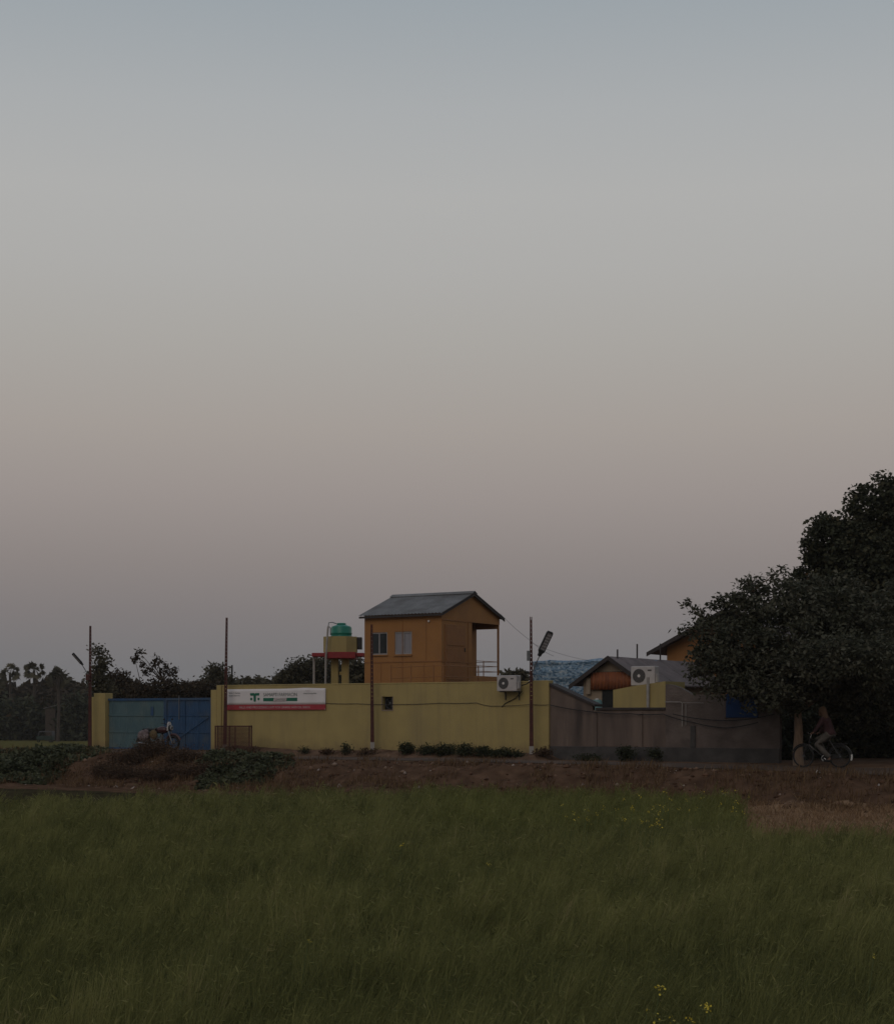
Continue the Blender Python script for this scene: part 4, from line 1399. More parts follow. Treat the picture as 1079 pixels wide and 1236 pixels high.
def tree(name, base, lobes, label, cat='tree', group=None, n_clump=300, per=40, leaf=0.16, clump_r=0.3, m='lf_far', trunk_r=0.16, fork=None, bark='barkdark', seed=1, shell=.55, droop=.3, aspect=.5, limbs=10, trunk_pts=None, twigs=0, extra=None):
    """base: world point; lobes in world coords"""
    rnd = np.random.default_rng(seed)
    t = empty(name, base, 0, label, cat, group)
    B = Vector(base)
    lob = [(l[0] - B.x, l[1] - B.y, l[2] - B.z, l[3], l[4], l[5]) for l in lobes]
    cc, pts, tint = crown_points(lob, n_clump, per, rnd, clump_r, shell)
    if extra is not None:
        e = np.array([(x - B.x, y - B.y, z - B.z) for x, y, z in extra])
        ep = (e[:, None, :] + rnd.normal(size=(len(e), 44, 3)) * .10).reshape(-1, 3)
        pts = np.concatenate([pts, ep]); tint = np.concatenate([tint, rnd.random(len(ep))])
    gzb = 0.05
    ok = pts[:, 2] > gzb
    pts, tint = pts[ok], tint[ok]
    sizes = leaf * (0.6 + 0.8 * rnd.random(len(pts)))
    co = leaf_cloud(pts, sizes, rnd, droop, aspect)
    np_mesh('crown', co, 4, M[m], t, np.repeat(tint, 4), faces=quad_faces(len(pts)))
    # trunk and limbs
    mean = np.mean([l[:3] for l in lob], axis=0)
    if fork is None: fork = max(0.8, (min(l[2] - l[5] for l in lob)) * 1.0 + 0.3)
    mb = MB()
    tp = trunk_pts or [(0, 0, -.15), (.02, 0, fork * .4), (mean[0] * .1, mean[1] * .1, fork)]
    mb.tube(tp, [trunk_r * 1.35, trunk_r, trunk_r * .85] if len(tp) == 3 else list(np.linspace(trunk_r * 1.25, trunk_r * .7, len(tp))), 10)
    top = Vector(tp[-1])
    for i, l in enumerate(lob[:limbs]):
        c = Vector(l[:3])
        mid_ = top.lerp(c, .5) + Vector(rnd.normal(size=3) * .12 * (c - top).length * .5)
        mb.tube([top - Vector((0, 0, .1)), mid_, c], [trunk_r * .5, trunk_r * .32, trunk_r * .12], 6)
        near = cc[np.argsort(np.linalg.norm(cc - np.array(l[:3]), axis=1))[::3]][:12]
        for q in near:
            q = Vector(q)
            st = mid_.lerp(c, rnd.random())
            mb.tube([st, st.lerp(q, .5) + Vector(rnd.normal(size=3) * .06 * (q - st).length), q], [trunk_r * .12, trunk_r * .08, trunk_r * .03], 4)
    if extra is not None:
        for q in e:
            q = Vector(q)
            l = min(lob, key=lambda l: (Vector(l[:3]) - q).length)
            mb.tube([Vector(l[:3]), Vector(l[:3]).lerp(q, .5) + Vector((0, 0, .05)), q], [.03, .02, .008], 4)
    mb.build('trunk', M[bark], t, smooth=True, fix=False)
    return t


def lobe(px, py, d, rx, rz, ry=None):
    """pixel centre and pixel radii at depth d"""
    p = at(px, py, d)
    k = d / F
    return (p.x, p.y, p.z, rx * k, (ry or rx) * k, rz * k)


# fig tree in front of the brown wall
ft = L2W(LX(964, -.9), -.9)
fz = gz(ft.x, ft.y)
D = ft.y
lob = [lobe(950, 770, D, 68, 62), lobe(890, 785, D - .3, 50, 46), lobe(866, 812, D - .2, 32, 28), lobe(1005, 790, D, 62, 64), lobe(1050, 800, D + .2, 48, 66),
       lobe(925, 822, D - .8, 50, 34), lobe(1000, 818, D - .2, 56, 28), lobe(960, 725, D + .2, 38, 34), lobe(892, 742, D, 32, 26), lobe(1015, 735, D + .3, 40, 36),
       lobe(945, 842, D - .3, 30, 18), lobe(1030, 850, D + .3, 30, 20), lobe(1068, 850, D, 36, 36), lobe(1085, 760, D + .5, 40, 60), lobe(908, 715, D, 20, 14), lobe(866, 768, D, 28, 24), lobe(858, 792, D + .3, 24, 22), lobe(935, 815, D + 1.8, 60, 36), lobe(1010, 792, D - 2.0, 56, 30), lobe(1062, 800, D - 1.8, 56, 34), lobe(1075, 815, D + 2, 60, 44)]  # outer front and rear lobes added to deepen shade on the wall
ext = [at(*q) for q in ((824, 759, D), (833, 762, D), (843, 757, D), (829, 728, D), (836, 737, D), (845, 740, D), (853, 745, D), (848, 752, D), (900, 705, D), (909, 700, D), (918, 703, D), (931, 697, D), (942, 688, D), (868, 722, D), (862, 748, D), (835, 815, D), (843, 790, D))]
tree('fig_tree', (ft.x, ft.y, fz), lob, 'broad leafy tree with pale trunk in front of the brown wall', n_clump=1650, per=42, leaf=.15, clump_r=.17, m='lf_front', trunk_r=.15, bark='bark', seed=5,
     trunk_pts=[(0, 0, -.15), (-.03, 0, .4), (.0, 0, 1.0), (-.03, 0, 1.75)], shell=.45, extra=ext)
# big dark tree behind it
D = 62.0
bt = at(1100, 915, D)
lob = [lobe(1062, 608, D, 36, 31), lobe(1012, 656, D, 40, 34), lobe(1060, 685, D, 66, 56), lobe(992, 698, D + .5, 30, 32), lobe(1100, 650, D, 56, 62), lobe(1130, 730, D, 110, 100), lobe(1040, 740, D, 66, 60),
       lobe(1150, 625, D + 1, 60, 46), lobe(1090, 800, D, 90, 60), lobe(1050, 820, D - 3, 70, 36), lobe(1130, 800, D - 5, 80, 60), lobe(1190, 780, D - 6, 90, 80), lobe(1035, 645, D, 22, 18), lobe(1098, 606, D + .5, 38, 22), lobe(996, 664, D, 14, 12)]  # low forward lobes past the right edge added to darken the space below
tree('mango_tree', (bt.x, bt.y, gz(bt.x, bt.y)), lob, 'tall dark dense tree rising behind the leafy tree at the right edge', n_clump=4600, per=42, leaf=.17, clump_r=.17, m='lf_dark', trunk_r=.38, seed=9, shell=.62, aspect=.6)
# shrubs added behind the cyclist to darken the shaded gap under the trees
for i, (px, py, d, rx, rz) in enumerate(((950, 886, 57.0, 30, 32), (985, 880, 59.5, 44, 36), (1040, 872, 60.0, 50, 44), (1095, 872, 60.0, 54, 46), (1150, 866, 60.0, 64, 54))):
    b = at(px, py, d)
    g = gz(b.x, b.y)
    lab = ['dark shrub in shade closing the end of the brown wall behind the trunk', 'dark shrub in shade between the trunk and the cyclist', 'dark shrub in deep shade right behind the cyclist', 'dark shrub at the right edge behind the lane', 'dark shrub cut by the right edge of the picture'][i]
    tree('shade_shrub', (b.x, b.y, g), [lobe(px, py, d, rx, rz), lobe(px + 12, py - 25, d + .5, rx * .8, rz * .7), lobe(px, 906, d, rx * 1.05, 14)], lab, 'shrub', 'dark shrubs behind the lane', n_clump=330, per=34, leaf=.17, clump_r=.22, m='lf_dark', trunk_r=.05, seed=30 + i, fork=.4, limbs=2, shell=.2)

# trees behind the compound --------------------------------------------------
def far_tree(px, base_d, lobes_px, label, m='lf_far', seed=1, n=160, per=24, leaf=.35, cr=.5, tr=.14, bark='barkdark', name='tree', shell=.45, group=None, **kw):
    b = at(px, 890, base_d)
    g = gz(b.x, b.y)
    return tree(name, (b.x, b.y, g), [lobe(q[0], q[1], base_d, q[2], q[3]) for q in lobes_px], label, 'tree', group, n_clump=n, per=per, leaf=leaf, clump_r=cr, m=m, trunk_r=tr, seed=seed, bark=bark, shell=shell, **kw)


far_tree(372, 118, [(372, 806, 22, 12), (352, 816, 16, 11), (390, 810, 24, 16), (424, 822, 16, 10), (344, 828, 14, 9), (385, 835, 40, 12)], 'round grey green tree behind the water tank stand', seed=41, n=520, per=26, leaf=.26, cr=.26)
far_tree(262, 140, [(262, 812, 9, 6), (266, 822, 14, 7), (252, 826, 10, 6)], 'small round topped tree left of the banner pole', seed=42, n=150, leaf=.3, cr=.34)
far_tree(121, 105, [(119, 788, 5, 7), (126, 798, 6, 6), (120, 806, 8, 7), (117, 820, 10, 8), (124, 834, 14, 8)], 'slender tree with grey blowing crown beside the left pole', seed=43, n=110, per=22, leaf=.22, cr=.24, bark='barkgrey', tr=.13, shell=.2)
far_tree(140, 112, [(140, 818, 11, 7), (144, 828, 17, 8), (150, 836, 22, 8)], 'dense dark low tree behind the gate next to the slender tree', seed=44, n=190, leaf=.22, cr=.3, m='lf_brown')
far_tree(196, 98, [(190, 832, 30, 9), (215, 831, 24, 9), (172, 836, 24, 8), (196, 822, 14, 7)], 'sparse scrubby tree with thin upright twigs behind the blue gate', m='lf_brown', seed=45, n=150, per=16, leaf=.2, cr=.28, shell=.3,
         extra=[at(*q) for q in ((168, 787, 98), (166, 793, 98), (163, 796, 98), (172, 802, 98), (189, 795, 98), (191, 799, 98), (186, 803, 98), (200, 804, 98), (203, 808, 98), (212, 808, 98), (180, 808, 98), (176, 812, 98), (194, 810, 98), (207, 812, 98))])
far_tree(236, 125, [(236, 835, 24, 6), (222, 837, 20, 5)], 'low brownish bush top behind the right half of the gate', m='lf_brown', seed=46, n=130, leaf=.35, cr=.4)
far_tree(310, 170, [(300, 828, 18, 4), (322, 829, 22, 4), (285, 832, 16, 4)], 'hazy low tree clump above the banner', seed=47, n=160, per=20, leaf=.5, cr=.55)
far_tree(613, 100, [(621, 819, 8, 4), (628, 821, 6, 4)], 'small dark treetop peeping over the wall beside the air conditioner', seed=48, n=60, leaf=.3, cr=.3)
far_tree(430, 100, [(428, 812, 12, 12), (432, 824, 12, 10)], 'dark bush between the tank stand and the tower', seed=49, n=100, leaf=.3, cr=.36)


# palmyra palms
def palm(px, py, d, r_px, label, seed):
    rnd = np.random.default_rng(seed)
    c = at(px, py, d)
    g = gz(c.x, c.y)
    t = empty('palm_tree', (c.x, c.y, g), 0, label, 'palm tree', 'palms beyond the lowland field')
    hgt = c.z - g
    k = d / F
    MB().tube([(0, 0, -.2), (.15, 0, hgt * .5), (0, 0, hgt)], [.32, .24, .22], 8).build('trunk', M['barkdark'], t, smooth=True)
    co, tint = [], []
    rp = r_px * k
    for i in range(30):
        el = rnd.uniform(-.75, 1.35)
        az = rnd.uniform(0, 2 * np.pi)
        v = np.array([math.cos(el) * math.cos(az), math.cos(el) * math.sin(az), math.sin(el)])
        o = np.array([0, 0, hgt]) + v * rp * rnd.uniform(.25, .62) * np.array([1.05, 1.05, .85])
        ax_ = np.cross(v, rnd.normal(size=3)); ax_ /= np.linalg.norm(ax_)
        rr = rp * rnd.uniform(.34, .56)
        tn = rnd.random()
        # petiole
        w_ = np.cross(v, [0, 0, 1.0]) * rp * .02 + 1e-4
        c0 = np.array([0, 0, hgt - .1])
        co += [c0 - w_, o - w_, o + w_, c0 + w_]; tint += [tn] * 4
        for j in range(12):
            a = (j / 11 - .5) * 2.5 + rnd.normal() * .06
            dd_ = v * math.cos(a) + ax_ * math.sin(a)
            dd_[2] -= .18 + .12 * rnd.random()
            side = np.cross(dd_, np.cross(v, ax_)); side /= np.linalg.norm(side) + 1e-9
            w = rr * .13
            r2 = rr * rnd.uniform(.7, 1.1)
            co += [o, o + dd_ * r2 * .5 + side * w, o + dd_ * r2, o + dd_ * r2 * .5 - side * w]
            tint += [tn * .7 + .3 * rnd.random()] * 4
    np_mesh('crown', np.array(co), 4, M['lf_far'], t, np.array(tint), faces=quad_faces(len(co) // 4))
    return t


palm(12, 812, 285, 15, 'palm at the left edge, leftmost of the three palms', 61)
palm(41, 810, 280, 16, 'palm with full fan crown, middle and tallest of the three palms', 62)
palm(70, 818, 262, 18, 'palm with shaggy crown, right one of the three palms', 63)
palm(-6, 824, 300, 16, 'palm crown half cut by the left edge of the picture', 64)

# far wood line, one mass
rnd = np.random.default_rng(70)
co, ti = [], []
nwood = 9000
px = np.concatenate([rnd.uniform(-160, 115, nwood), rnd.uniform(115, 460, 3500)])
topy = 827 + 6 * np.sin(px * .07) + 8 * (vnoise(px, px * 0, 14) - .5) - 4 * np.exp(-((px - 85) / 18) ** 2)
topy = np.where(px > 115, topy + 4, topy)
py = topy + (898 - topy) * rnd.random(len(px)) ** 1.3
dd = rnd.uniform(283, 305, len(px)) + (895 - py) * .3
X = (px - CX) / F * dd
Z = CAMZ + (HY - py) / F * dd
ok = Z > LOW_Z
pts = np.stack([X, dd, Z], -1)[ok]
clump = vnoise(px[ok] * 1.0, py[ok] * 1.6, 9)
co = leaf_cloud(pts, 1.0 + 1.1 * rnd.random(len(pts)), rnd, .1, .7)
np_mesh('far_woodland', co, 4, M['lf_brown'], None, np.repeat(np.clip(clump * .8 + .25 * rnd.random(len(pts)), 0, 1), 4), faces=quad_faces(len(pts)), kind='stuff',
        label='dim brown green wood line beyond the lowland field', cat='woodland')
# second, more distant wood closes the horizon all round
n = 9000
ang = rnd.uniform(-1.1, 1.1, n)
dist = rnd.uniform(420, 520, n)
hgt = rnd.random(n) ** 1.4 * (6 + 5 * vnoise(ang * 60, ang * 0, 1.0))
pts = np.stack([np.sin(ang) * dist, np.cos(ang) * dist, LOW_Z + hgt], -1)
co = leaf_cloud(pts, 2.0 + 2 * rnd.random(n), rnd, .1, .7)
np_mesh('distant_woodland', co, 4, M['lf_far'], None, np.repeat(rnd.random(n), 4), faces=quad_faces(n), kind='stuff', label='faint distant tree line along the horizon', cat='woodland')

# dark shrubs in front of the wood on the left
for i, (px_, py_, d_, rx, rz) in enumerate(((20, 868, 276, 34, 24), (62, 862, 279, 26, 24), (98, 866, 270, 24, 24))):
    far_tree(px_, d_, [(px_, py_, rx, rz), (px_ - rx * .4, py_ + 8, rx * .7, rz * .7), (px_ + rx * .45, py_ + 4, rx * .6, rz * .8)], ['wide dark tree under the leftmost palms', 'dark tree behind the parked auto rickshaw', 'dark tree left of the gate pillar at the field end'][i],
             seed=80 + i, n=170, per=22, leaf=1.0, cr=1.1, tr=.3, group='dark trees at the end of the lowland field', m='lf_dark' if i != 1 else 'lf_brown')

# little hut roof among them
ht0 = at(61, 853, 268)
hut = empty('hut', (ht0.x, ht0.y, gz(ht0.x, ht0.y)), R(10), 'tiny hut with pale sheet roof among the far trees at left', 'hut')
hzt = ht0.z - gz(ht0.x, ht0.y)
MB().bbox(-.8, .8, -.6, .6, 0, hzt - .35, .03).build('wall', M['barkdark'], hut)
MB().add([(-1.1, -.8, hzt - .35), (.9, -.8, hzt + .15), (.9, .8, hzt + .15), (-1.1, .8, hzt - .35), (-1.1, -.8, hzt - .29), (.9, -.8, hzt + .21), (.9, .8, hzt + .21), (-1.1, .8, hzt - .29)],
         [(3, 2, 1, 0), (4, 5, 6, 7), (0, 1, 5, 4), (1, 2, 6, 5), (2, 3, 7, 6), (3, 0, 4, 7)]).build('sheet_roof', M['roof'], hut)
dp = at(280, 830, 150)
MB().tube([(0, 0, -1), (0, 0, at(280, 803, 150).z - gz(dp.x, dp.y))], .09, 6).build('distant_post', M['darksteel'], None, label='thin dark post far behind the banner wall', cat='post').location = (dp.x, dp.y, gz(dp.x, dp.y))


# ------------------------------------------------------------------ shrubs and weeds near the wall
def shrub(px, ly, w_px, h_px, label, m='lf_shrub', seed=1, n=60, per=22, leaf=.07, group=None, name='shrub'):
    lx = LX(px, ly)
    d = DEP(lx, ly)
    p = L2W(lx, ly)
    g = gz(p.x, p.y)
    k = d / F
    rx, rz = w_px * k / 2, h_px * k / 2
    rnd_ = np.random.default_rng(seed)
    lob = []
    for j in range(4):
        ox_, oz = rnd_.uniform(-.5, .5) * rx, rnd_.uniform(.55, 1.2) * rz
        lob.append((p.x + ox_, p.y + rnd_.uniform(-.2, .2), g + oz, rx * rnd_.uniform(.45, .7), rx * .5, rz * rnd_.uniform(.5, .8)))
    return tree(name, (p.x, p.y, g - .02), lob, label, 'shrub', group, n_clump=n, per=per, leaf=leaf, clump_r=.09, m=m, trunk_r=.018, seed=seed, fork=.12, limbs=4, shell=.3)


wsg = 'shrubs along the foot of the yellow wall'
for i, (px_, w_, h_, lab) in enumerate(((488, 16, 16, 'small green shrub, leftmost of the row under the fan opening'), (512, 26, 14, 'low wide shrub, second of the row under the fan opening'), (538, 22, 19, 'rounded shrub, third in the row below the tower'),
                                       (565, 24, 22, 'tallest shrub in the row at the foot of the yellow wall'), (582, 16, 15, 'small shrub touching the tallest one on its right'), (598, 20, 9, 'flat weedy shrub below the air conditioner'), (616, 24, 12, 'low shrub nearest the lamp pole foot'))):
    shrub(px_, -.75, w_ * 1.15, h_ * .9, lab, seed=100 + i, group=wsg, n=52, leaf=.08)
shrub(416, -.75, 12, 20, 'spindly lone weed in front of the yellow wall', seed=110, n=20, group=wsg)
shrub(368, -.8, 9, 9, 'tiny weed tuft below the banner end', seed=111, n=14, group=wsg)
shrub(397, -.8, 26, 6, 'flat dry weeds at the wall foot left of the lone weed', m='lf_dry', seed=112, n=26, group=wsg)
shrub(440, -.8, 40, 6, 'flat dry weeds around the foot of the middle pole', m='lf_dry', seed=113, n=30, group=wsg)
shrub(652, -.7, 24, 12, 'dry brown weeds at the wall corner beside the lamp pole', m='lf_dry', seed=114, n=40, group=wsg)
bsg = 'weeds along the foot of the brown wall'
shrub(757, -.6, 26, 24, 'dark weed bush against the brown wall plinth', seed=115, n=60, group=bsg)
shrub(793, -.6, 16, 20, 'smaller dark weed right of the bush on the brown wall', seed=116, n=36, group=bsg)
shrub(705, -.6, 44, 8, 'low grass weeds at the left end of the brown wall', seed=117, n=46, group=bsg)
shrub(290, -2.3, 60, 10, 'dry brown weeds around the wire cage', m='lf_dry', seed=118, n=80)


# creeper patches on the bank
def creeper(px0, px1, y0, y1, d0, d1, label, seed, n=2600, leaf=.19, m='lf_weed'):
    rnd_ = np.random.default_rng(seed)
    c = at((px0 + px1) / 2, 900, (d0 + d1) / 2)
    base = Vector((c.x, c.y, gz(c.x, c.y)))
    t = empty('creeper_patch', base, 0, label, 'creeper')
    u, v = rnd_.random(n * 2), rnd_.random(n * 2)
    d = d0 + (d1 - d0) * v
    px = px0 + (px1 - px0) * u
    X = (px - CX) / F * d
    rad = np.sqrt((2 * u - 1) ** 2 + (2 * v - 1) ** 2) + (vnoise(X, d, 1.6) - .5) * .9 + (vnoise(X, d, .6) - .5) * .35
    keep = (rad < .95) & (vnoise(X + 3, d, .5) > .16)
    X, d, rad = X[keep][:n], d[keep][:n], rad[keep][:n]
    hz_ = (.25 + .75 * sstep(.95, .3, rad)) * (.06 + .50 * vnoise(X, d, 1.4) * (0.4 + .6 * vnoise(X + 5, d, 2.2)) + .14 * vnoise(X, d, .4))
    Z = ground_z(X, d) + hz_ * (0.35 + .65 * rnd_.random(len(X)))
    pts = np.stack([X - base.x, d - base.y, Z - base.z], -1)
    co = leaf_cloud(pts, leaf * (.6 + .8 * rnd_.random(len(pts))), rnd_, .15, .85, up=1.6)
    np_mesh('leaves', co, 4, M[m], t, np.repeat(rnd_.random(len(pts)) * .6 + .4 * vnoise(X, d, .5), 4), faces=quad_faces(len(pts)))
    st = MB()
    for k in range(60):
        i = rnd_.integers(len(pts))
        p = Vector(pts[i])
        q = Vector((p.x + rnd_.normal() * .3, p.y + rnd_.normal() * .3, gz(p.x + base.x, p.y + base.y) - base.z))
        st.tube([q, q.lerp(p, .5) + Vector((0, 0, .08)), p], .006, 4)
    st.build('stems', M['twig'], t, fix=False, kind='stuff')
    return t


creeper(-40, 132, 905, 945, 59.0, 67.0, 'broad leafed creeper covering the bank at the left edge', 130, n=15000, leaf=.14)
creeper(236, 364, 905, 945, 54.5, 61.8, 'dark grey green creeper patch on the bank below the banner', 131, n=10000, leaf=.13)


# dry bushes in front of the motorcycle
def dry_bush(px, d, w_px, h_px, label, seed, n=150):
    rnd_ = np.random.default_rng(seed)
    b = at(px, 900, d)
    g = gz(b.x, b.y)
    k = d / F
    t = empty('dry_bush', (b.x, b.y, g), 0, label, 'bush', 'dry bushes on the bank')
    st = MB()
    tips = []
    for i in range(n):
        a, r = rnd_.uniform(0, 2 * np.pi), rnd_.random() ** .6
        tip = Vector((math.cos(a) * r * w_px * k / 2, math.sin(a) * r * w_px * k / 2.4, h_px * k * rnd_.uniform(.35, 1.0) * (1 - .45 * r * r)))
        st.tube([(tip.x * .2, tip.y * .2, -.02), tip * .55 + Vector((0, 0, .1)), tip], [.009, .007, .003], 4)
        tips.append(tip)
        for j in range(2):
            tp = tip + Vector(rnd_.normal(size=3) * .12)
            st.tube([tip * .7 + Vector((0, 0, .05)), tp], [.005, .002], 3)
            tips.append(tp)
    st.build('twigs', M['twig'], t, fix=False)
    T = np.array([q[:] for q in tips])
    pts = (T[:, None, :] + rnd_.normal(size=(len(T), 9, 3)) * .09).reshape(-1, 3)
    co = leaf_cloud(pts, .06 * (.6 + .9 * rnd_.random(len(pts))), rnd_, .2, .5)
    np_mesh('dry_leaves', co, 4, M['lf_dry'], t, np.repeat(rnd_.random(len(pts)), 4), faces=quad_faces(len(pts)))
    return t


dry_bush(186, 61.0, 54, 22, 'tall brown dry bush in front of the motorcycle', 140, 170)
dry_bush(224, 60.0, 44, 15, 'brown dry bush right of the one hiding the motorcycle', 141, 130)
dry_bush(156, 60.3, 44, 14, 'low brown dry bush left of the one hiding the motorcycle', 142, 110)
dry_bush(128, 59.5, 40, 13, 'small dry bush beside the left creeper', 143, 80)

dry_bush(148, 58.6, 56, 15, 'low dry bush at the foot of the bank right of the left creeper', 144, 110)
dry_bush(198, 58.2, 64, 16, 'wide low dry bush at the bank foot below the motorcycle', 145, 120)
dry_bush(238, 57.6, 40, 14, 'low dry bush touching the left side of the dark creeper', 146, 90)
# clods, stones and dry tufts on the bank ----------------------------------
rnd = np.random.default_rng(150)
n = 7000
lx = rnd.uniform(-34, 22, n)
ly = -3.1 - rnd.random(n) * 5.6
X = OX + lx * CT + ly * ST
Y = OY - lx * ST + ly * CT
Z = ground_z(X, Y)
s = .02 + .10 * rnd.random(n) ** 4
oct_v = np.array([(1, 0, 0), (0, 1, 0), (-1, 0, 0), (0, -1, 0), (0, 0, .8), (0, 0, -.6)])
co = oct_v[None] * (s[:, None, None] * (0.7 + .6 * rnd.random((n, 6, 1)))) + np.stack([X, Y, Z], -1)[:, None, :]
of = np.array([(0, 1, 4), (1, 2, 4), (2, 3, 4), (3, 0, 4), (1, 0, 5), (2, 1, 5), (3, 2, 5), (0, 3, 5)])
fc = (np.arange(n)[:, None, None] * 6 + of[None]).reshape(-1, 3)
np_mesh('soil_clods', co.reshape(-1, 3), 3, M['clods'], None, np.repeat(rnd.random(n), 6), faces=fc, kind='stuff', label='brown soil clods and pale pebbles on the bank', cat='soil')


def blades(X, Y, Z, H, lean_x, lean_y, W, rnd_, curve=.5):
    """curved blades, three triangles each: returns verts (5N,3) and face arrays"""
    n = len(X)
    a = rnd_.uniform(0, 2 * np.pi, n)
    sx, sy = np.cos(a) * W / 2, np.sin(a) * W / 2
    v = np.zeros((n, 5, 3))
    v[:, 0] = np.stack([X - sx, Y - sy, Z], -1)
    v[:, 1] = np.stack([X + sx, Y + sy, Z], -1)
    mx, my, mz = X + lean_x * .38, Y + lean_y * .38, Z + H * .6
    v[:, 2] = np.stack([mx + sx * .9, my + sy * .9, mz], -1)
    v[:, 3] = np.stack([mx - sx * .9, my - sy * .9, mz], -1)
    v[:, 4] = np.stack([X + lean_x, Y + lean_y, Z + H], -1)
    b = np.arange(n)[:, None] * 5
    q = b + np.array([[0, 1, 2, 3]])
    t = b + np.array([[3, 2, 4]])
    return v.reshape(-1, 3), [q, t]


n = 42000
lx = rnd.uniform(-34, 22, n)
ly = -3.0 - rnd.random(n) * 6.0
X = OX + lx * CT + ly * ST
Y = OY - lx * ST + ly * CT
tuft = vnoise(X, Y, .8)
ok = tuft + .15 * rnd.random(n) > .52
X, Y = X[ok], Y[ok]
n = len(X)
co, fc = blades(X, Y, ground_z(X, Y) - .01, .10 + .24 * rnd.random(n), rnd.normal(size=n) * .10 + .03, rnd.normal(size=n) * .1, .012 + .012 * rnd.random(n), rnd)
np_mesh('dry_grass', co, 5, M['lf_straw'], None, np.repeat(np.clip(rnd.normal(size=n) * .22 + .35, 0, 1), 5), faces=fc, kind='stuff', label='dry straw coloured grass tufts on the brown bank', cat='grass')

# straw stubble plot on the right
n = 26000
d = rnd.uniform(28, 46, n)
X = rnd.uniform(4.5, 20, n)
_, ly_ = W2L(X, d)
ok = (ly_ < -6.6) & (X > 4.7 + (d - 28) * .16 + .4 * vnoise(X, d, 1.0))
X, d = X[ok], d[ok]
n = len(X)
co, fc = blades(X, d, np.full(n, FIELD_Z) - .01, .06 + .12 * rnd.random(n), rnd.normal(size=n) * .09, rnd.normal(size=n) * .09, .014 + .012 * rnd.random(n), rnd)
np_mesh('stubble', co, 5, M['lf_stubble'], None, np.repeat(rnd.random(n), 5), faces=fc, kind='stuff', label='pale straw stubble plot at the right edge of the field', cat='stubble')

# ================================================================== the crop
rnd = np.random.default_rng(200)


def field_points(n, d0, d1, power, half_k=.29, half_c=2.5):
    u = rnd.random(n)
    e = 1 - power
    d = d0 * (d1 / d0) ** u if abs(e) < 1e-6 else (d0 ** e + u * (d1 ** e - d0 ** e)) ** (1 / e)
    X = (rnd.random(n) * 2 - 1) * (half_k * d + half_c)
    return X, d


def far_edge(X):
    """where the crop ends towards the bank"""
    e = np.interp(X, [-30, -11, -4, 0, 3.2, 7.4, 20], [40, 41, 45.5, 46.2, 45.0, 43.5, 43.5])
    return e + (vnoise(X, X * 0 + 9, 1.1) - .5) * 1.0


PER = 13                                   # stalks per plant
Xp, dp_ = field_points(34000, 8.2, 47, 1.0)
ok = (dp_ < far_edge(Xp)) & ((dp_ < 29.3 + (vnoise(Xp, dp_, .9) - .5) * .8) | (Xp < 5.0 + (dp_ - 28) * .16 + (vnoise(dp_, Xp, 1.0) - .5) * .6))
Xp, dp_ = Xp[ok], dp_[ok]
npl = len(Xp)
musp = (dp_ > 31 + (vnoise(Xp, dp_, 2.0) - .5) * 2) & (Xp > -.4 + (vnoise(dp_, Xp, 2.0) - .5))
u_ = Xp - .16 * dp_                        # wind combs the crop into slanting drifts
lw, lw2 = vnoise(Xp, dp_ * .6, 2.6), vnoise(u_ + 40, dp_ * .30, .5)
Hp = .47 + .10 * (lw - .5) + .20 * (lw2 - .5) + .10 * rnd.normal(size=npl) + np.where(musp, .06, 0)
wx = .07 + .12 * vnoise(Xp + 11, dp_ * .6, 1.7) + .08 * rnd.normal(size=npl)
wy = .08 * rnd.normal(size=npl)
tp_ = .38 + .26 * (lw2 - .5) + .22 * (vnoise(Xp, dp_, 4.0) - .5) + .20 * rnd.normal(size=npl)
sp = .012 + .0006 * dp_


def rp13(a): return np.repeat(a, PER)


n = npl * PER
X = rp13(Xp) + rnd.normal(size=n) * rp13(sp)
d = rp13(dp_) + rnd.normal(size=n) * rp13(sp)
mus = rp13(musp)
H = np.clip(rp13(Hp) * rnd.uniform(.72, 1.08, n), .12, .9)
leanx = rp13(wx) + rnd.normal(size=n) * .075
leany = rp13(wy) + rnd.normal(size=n) * .085
W = (.0020 + .0026 * rnd.random(n)) * (1 + d / 17)
co, fc = blades(X, d, np.full(n, FIELD_Z), H, leanx, leany, W, rnd)
tint = np.clip(rp13(tp_) + .10 * rnd.normal(size=n), 0, 1)
for name_, msk, m_, lab in (('crop_grass', ~mus, 'lf_crop', 'wind bent green crop filling the foreground field'), ('mustard_strip', mus, 'lf_mustard', 'brighter green crop strip with yellow flowers at the far right of the field')):
    sel = np.repeat(msk, 5)
    nn = int(msk.sum())
    b = np.arange(nn)[:, None] * 5
    # leaflets along the upper part of the stalks
    ii = np.flatnonzero(msk)
    ii = ii[rnd.random(len(ii)) < .75]
    t_ = .45 + .5 * rnd.random(len(ii))
    cen = np.stack([X[ii] + leanx[ii] * t_ ** 1.6, d[ii] + leany[ii] * t_ ** 1.6, FIELD_Z + H[ii] * t_], -1)
    lf = leaf_cloud(cen, (.022 + .034 * rnd.random(len(ii))) * (1 + d[ii] / 16), rnd, -.45, .10, up=.2)
    lf[:, 0] += 0
    vco = np.concatenate([co[sel], lf])
    tt = np.concatenate([np.repeat(tint[msk], 5), np.repeat(np.clip(tint[ii] + .12 * rnd.normal(size=len(ii)), 0, 1), 4)])
    np_mesh(name_, vco, 5, M[m_], None, tt, faces=[b + np.array([[0, 1, 2, 3]]), b + np.array([[3, 2, 4]]), nn * 5 + quad_faces(len(ii))], kind='stuff', label=lab, cat='crop')


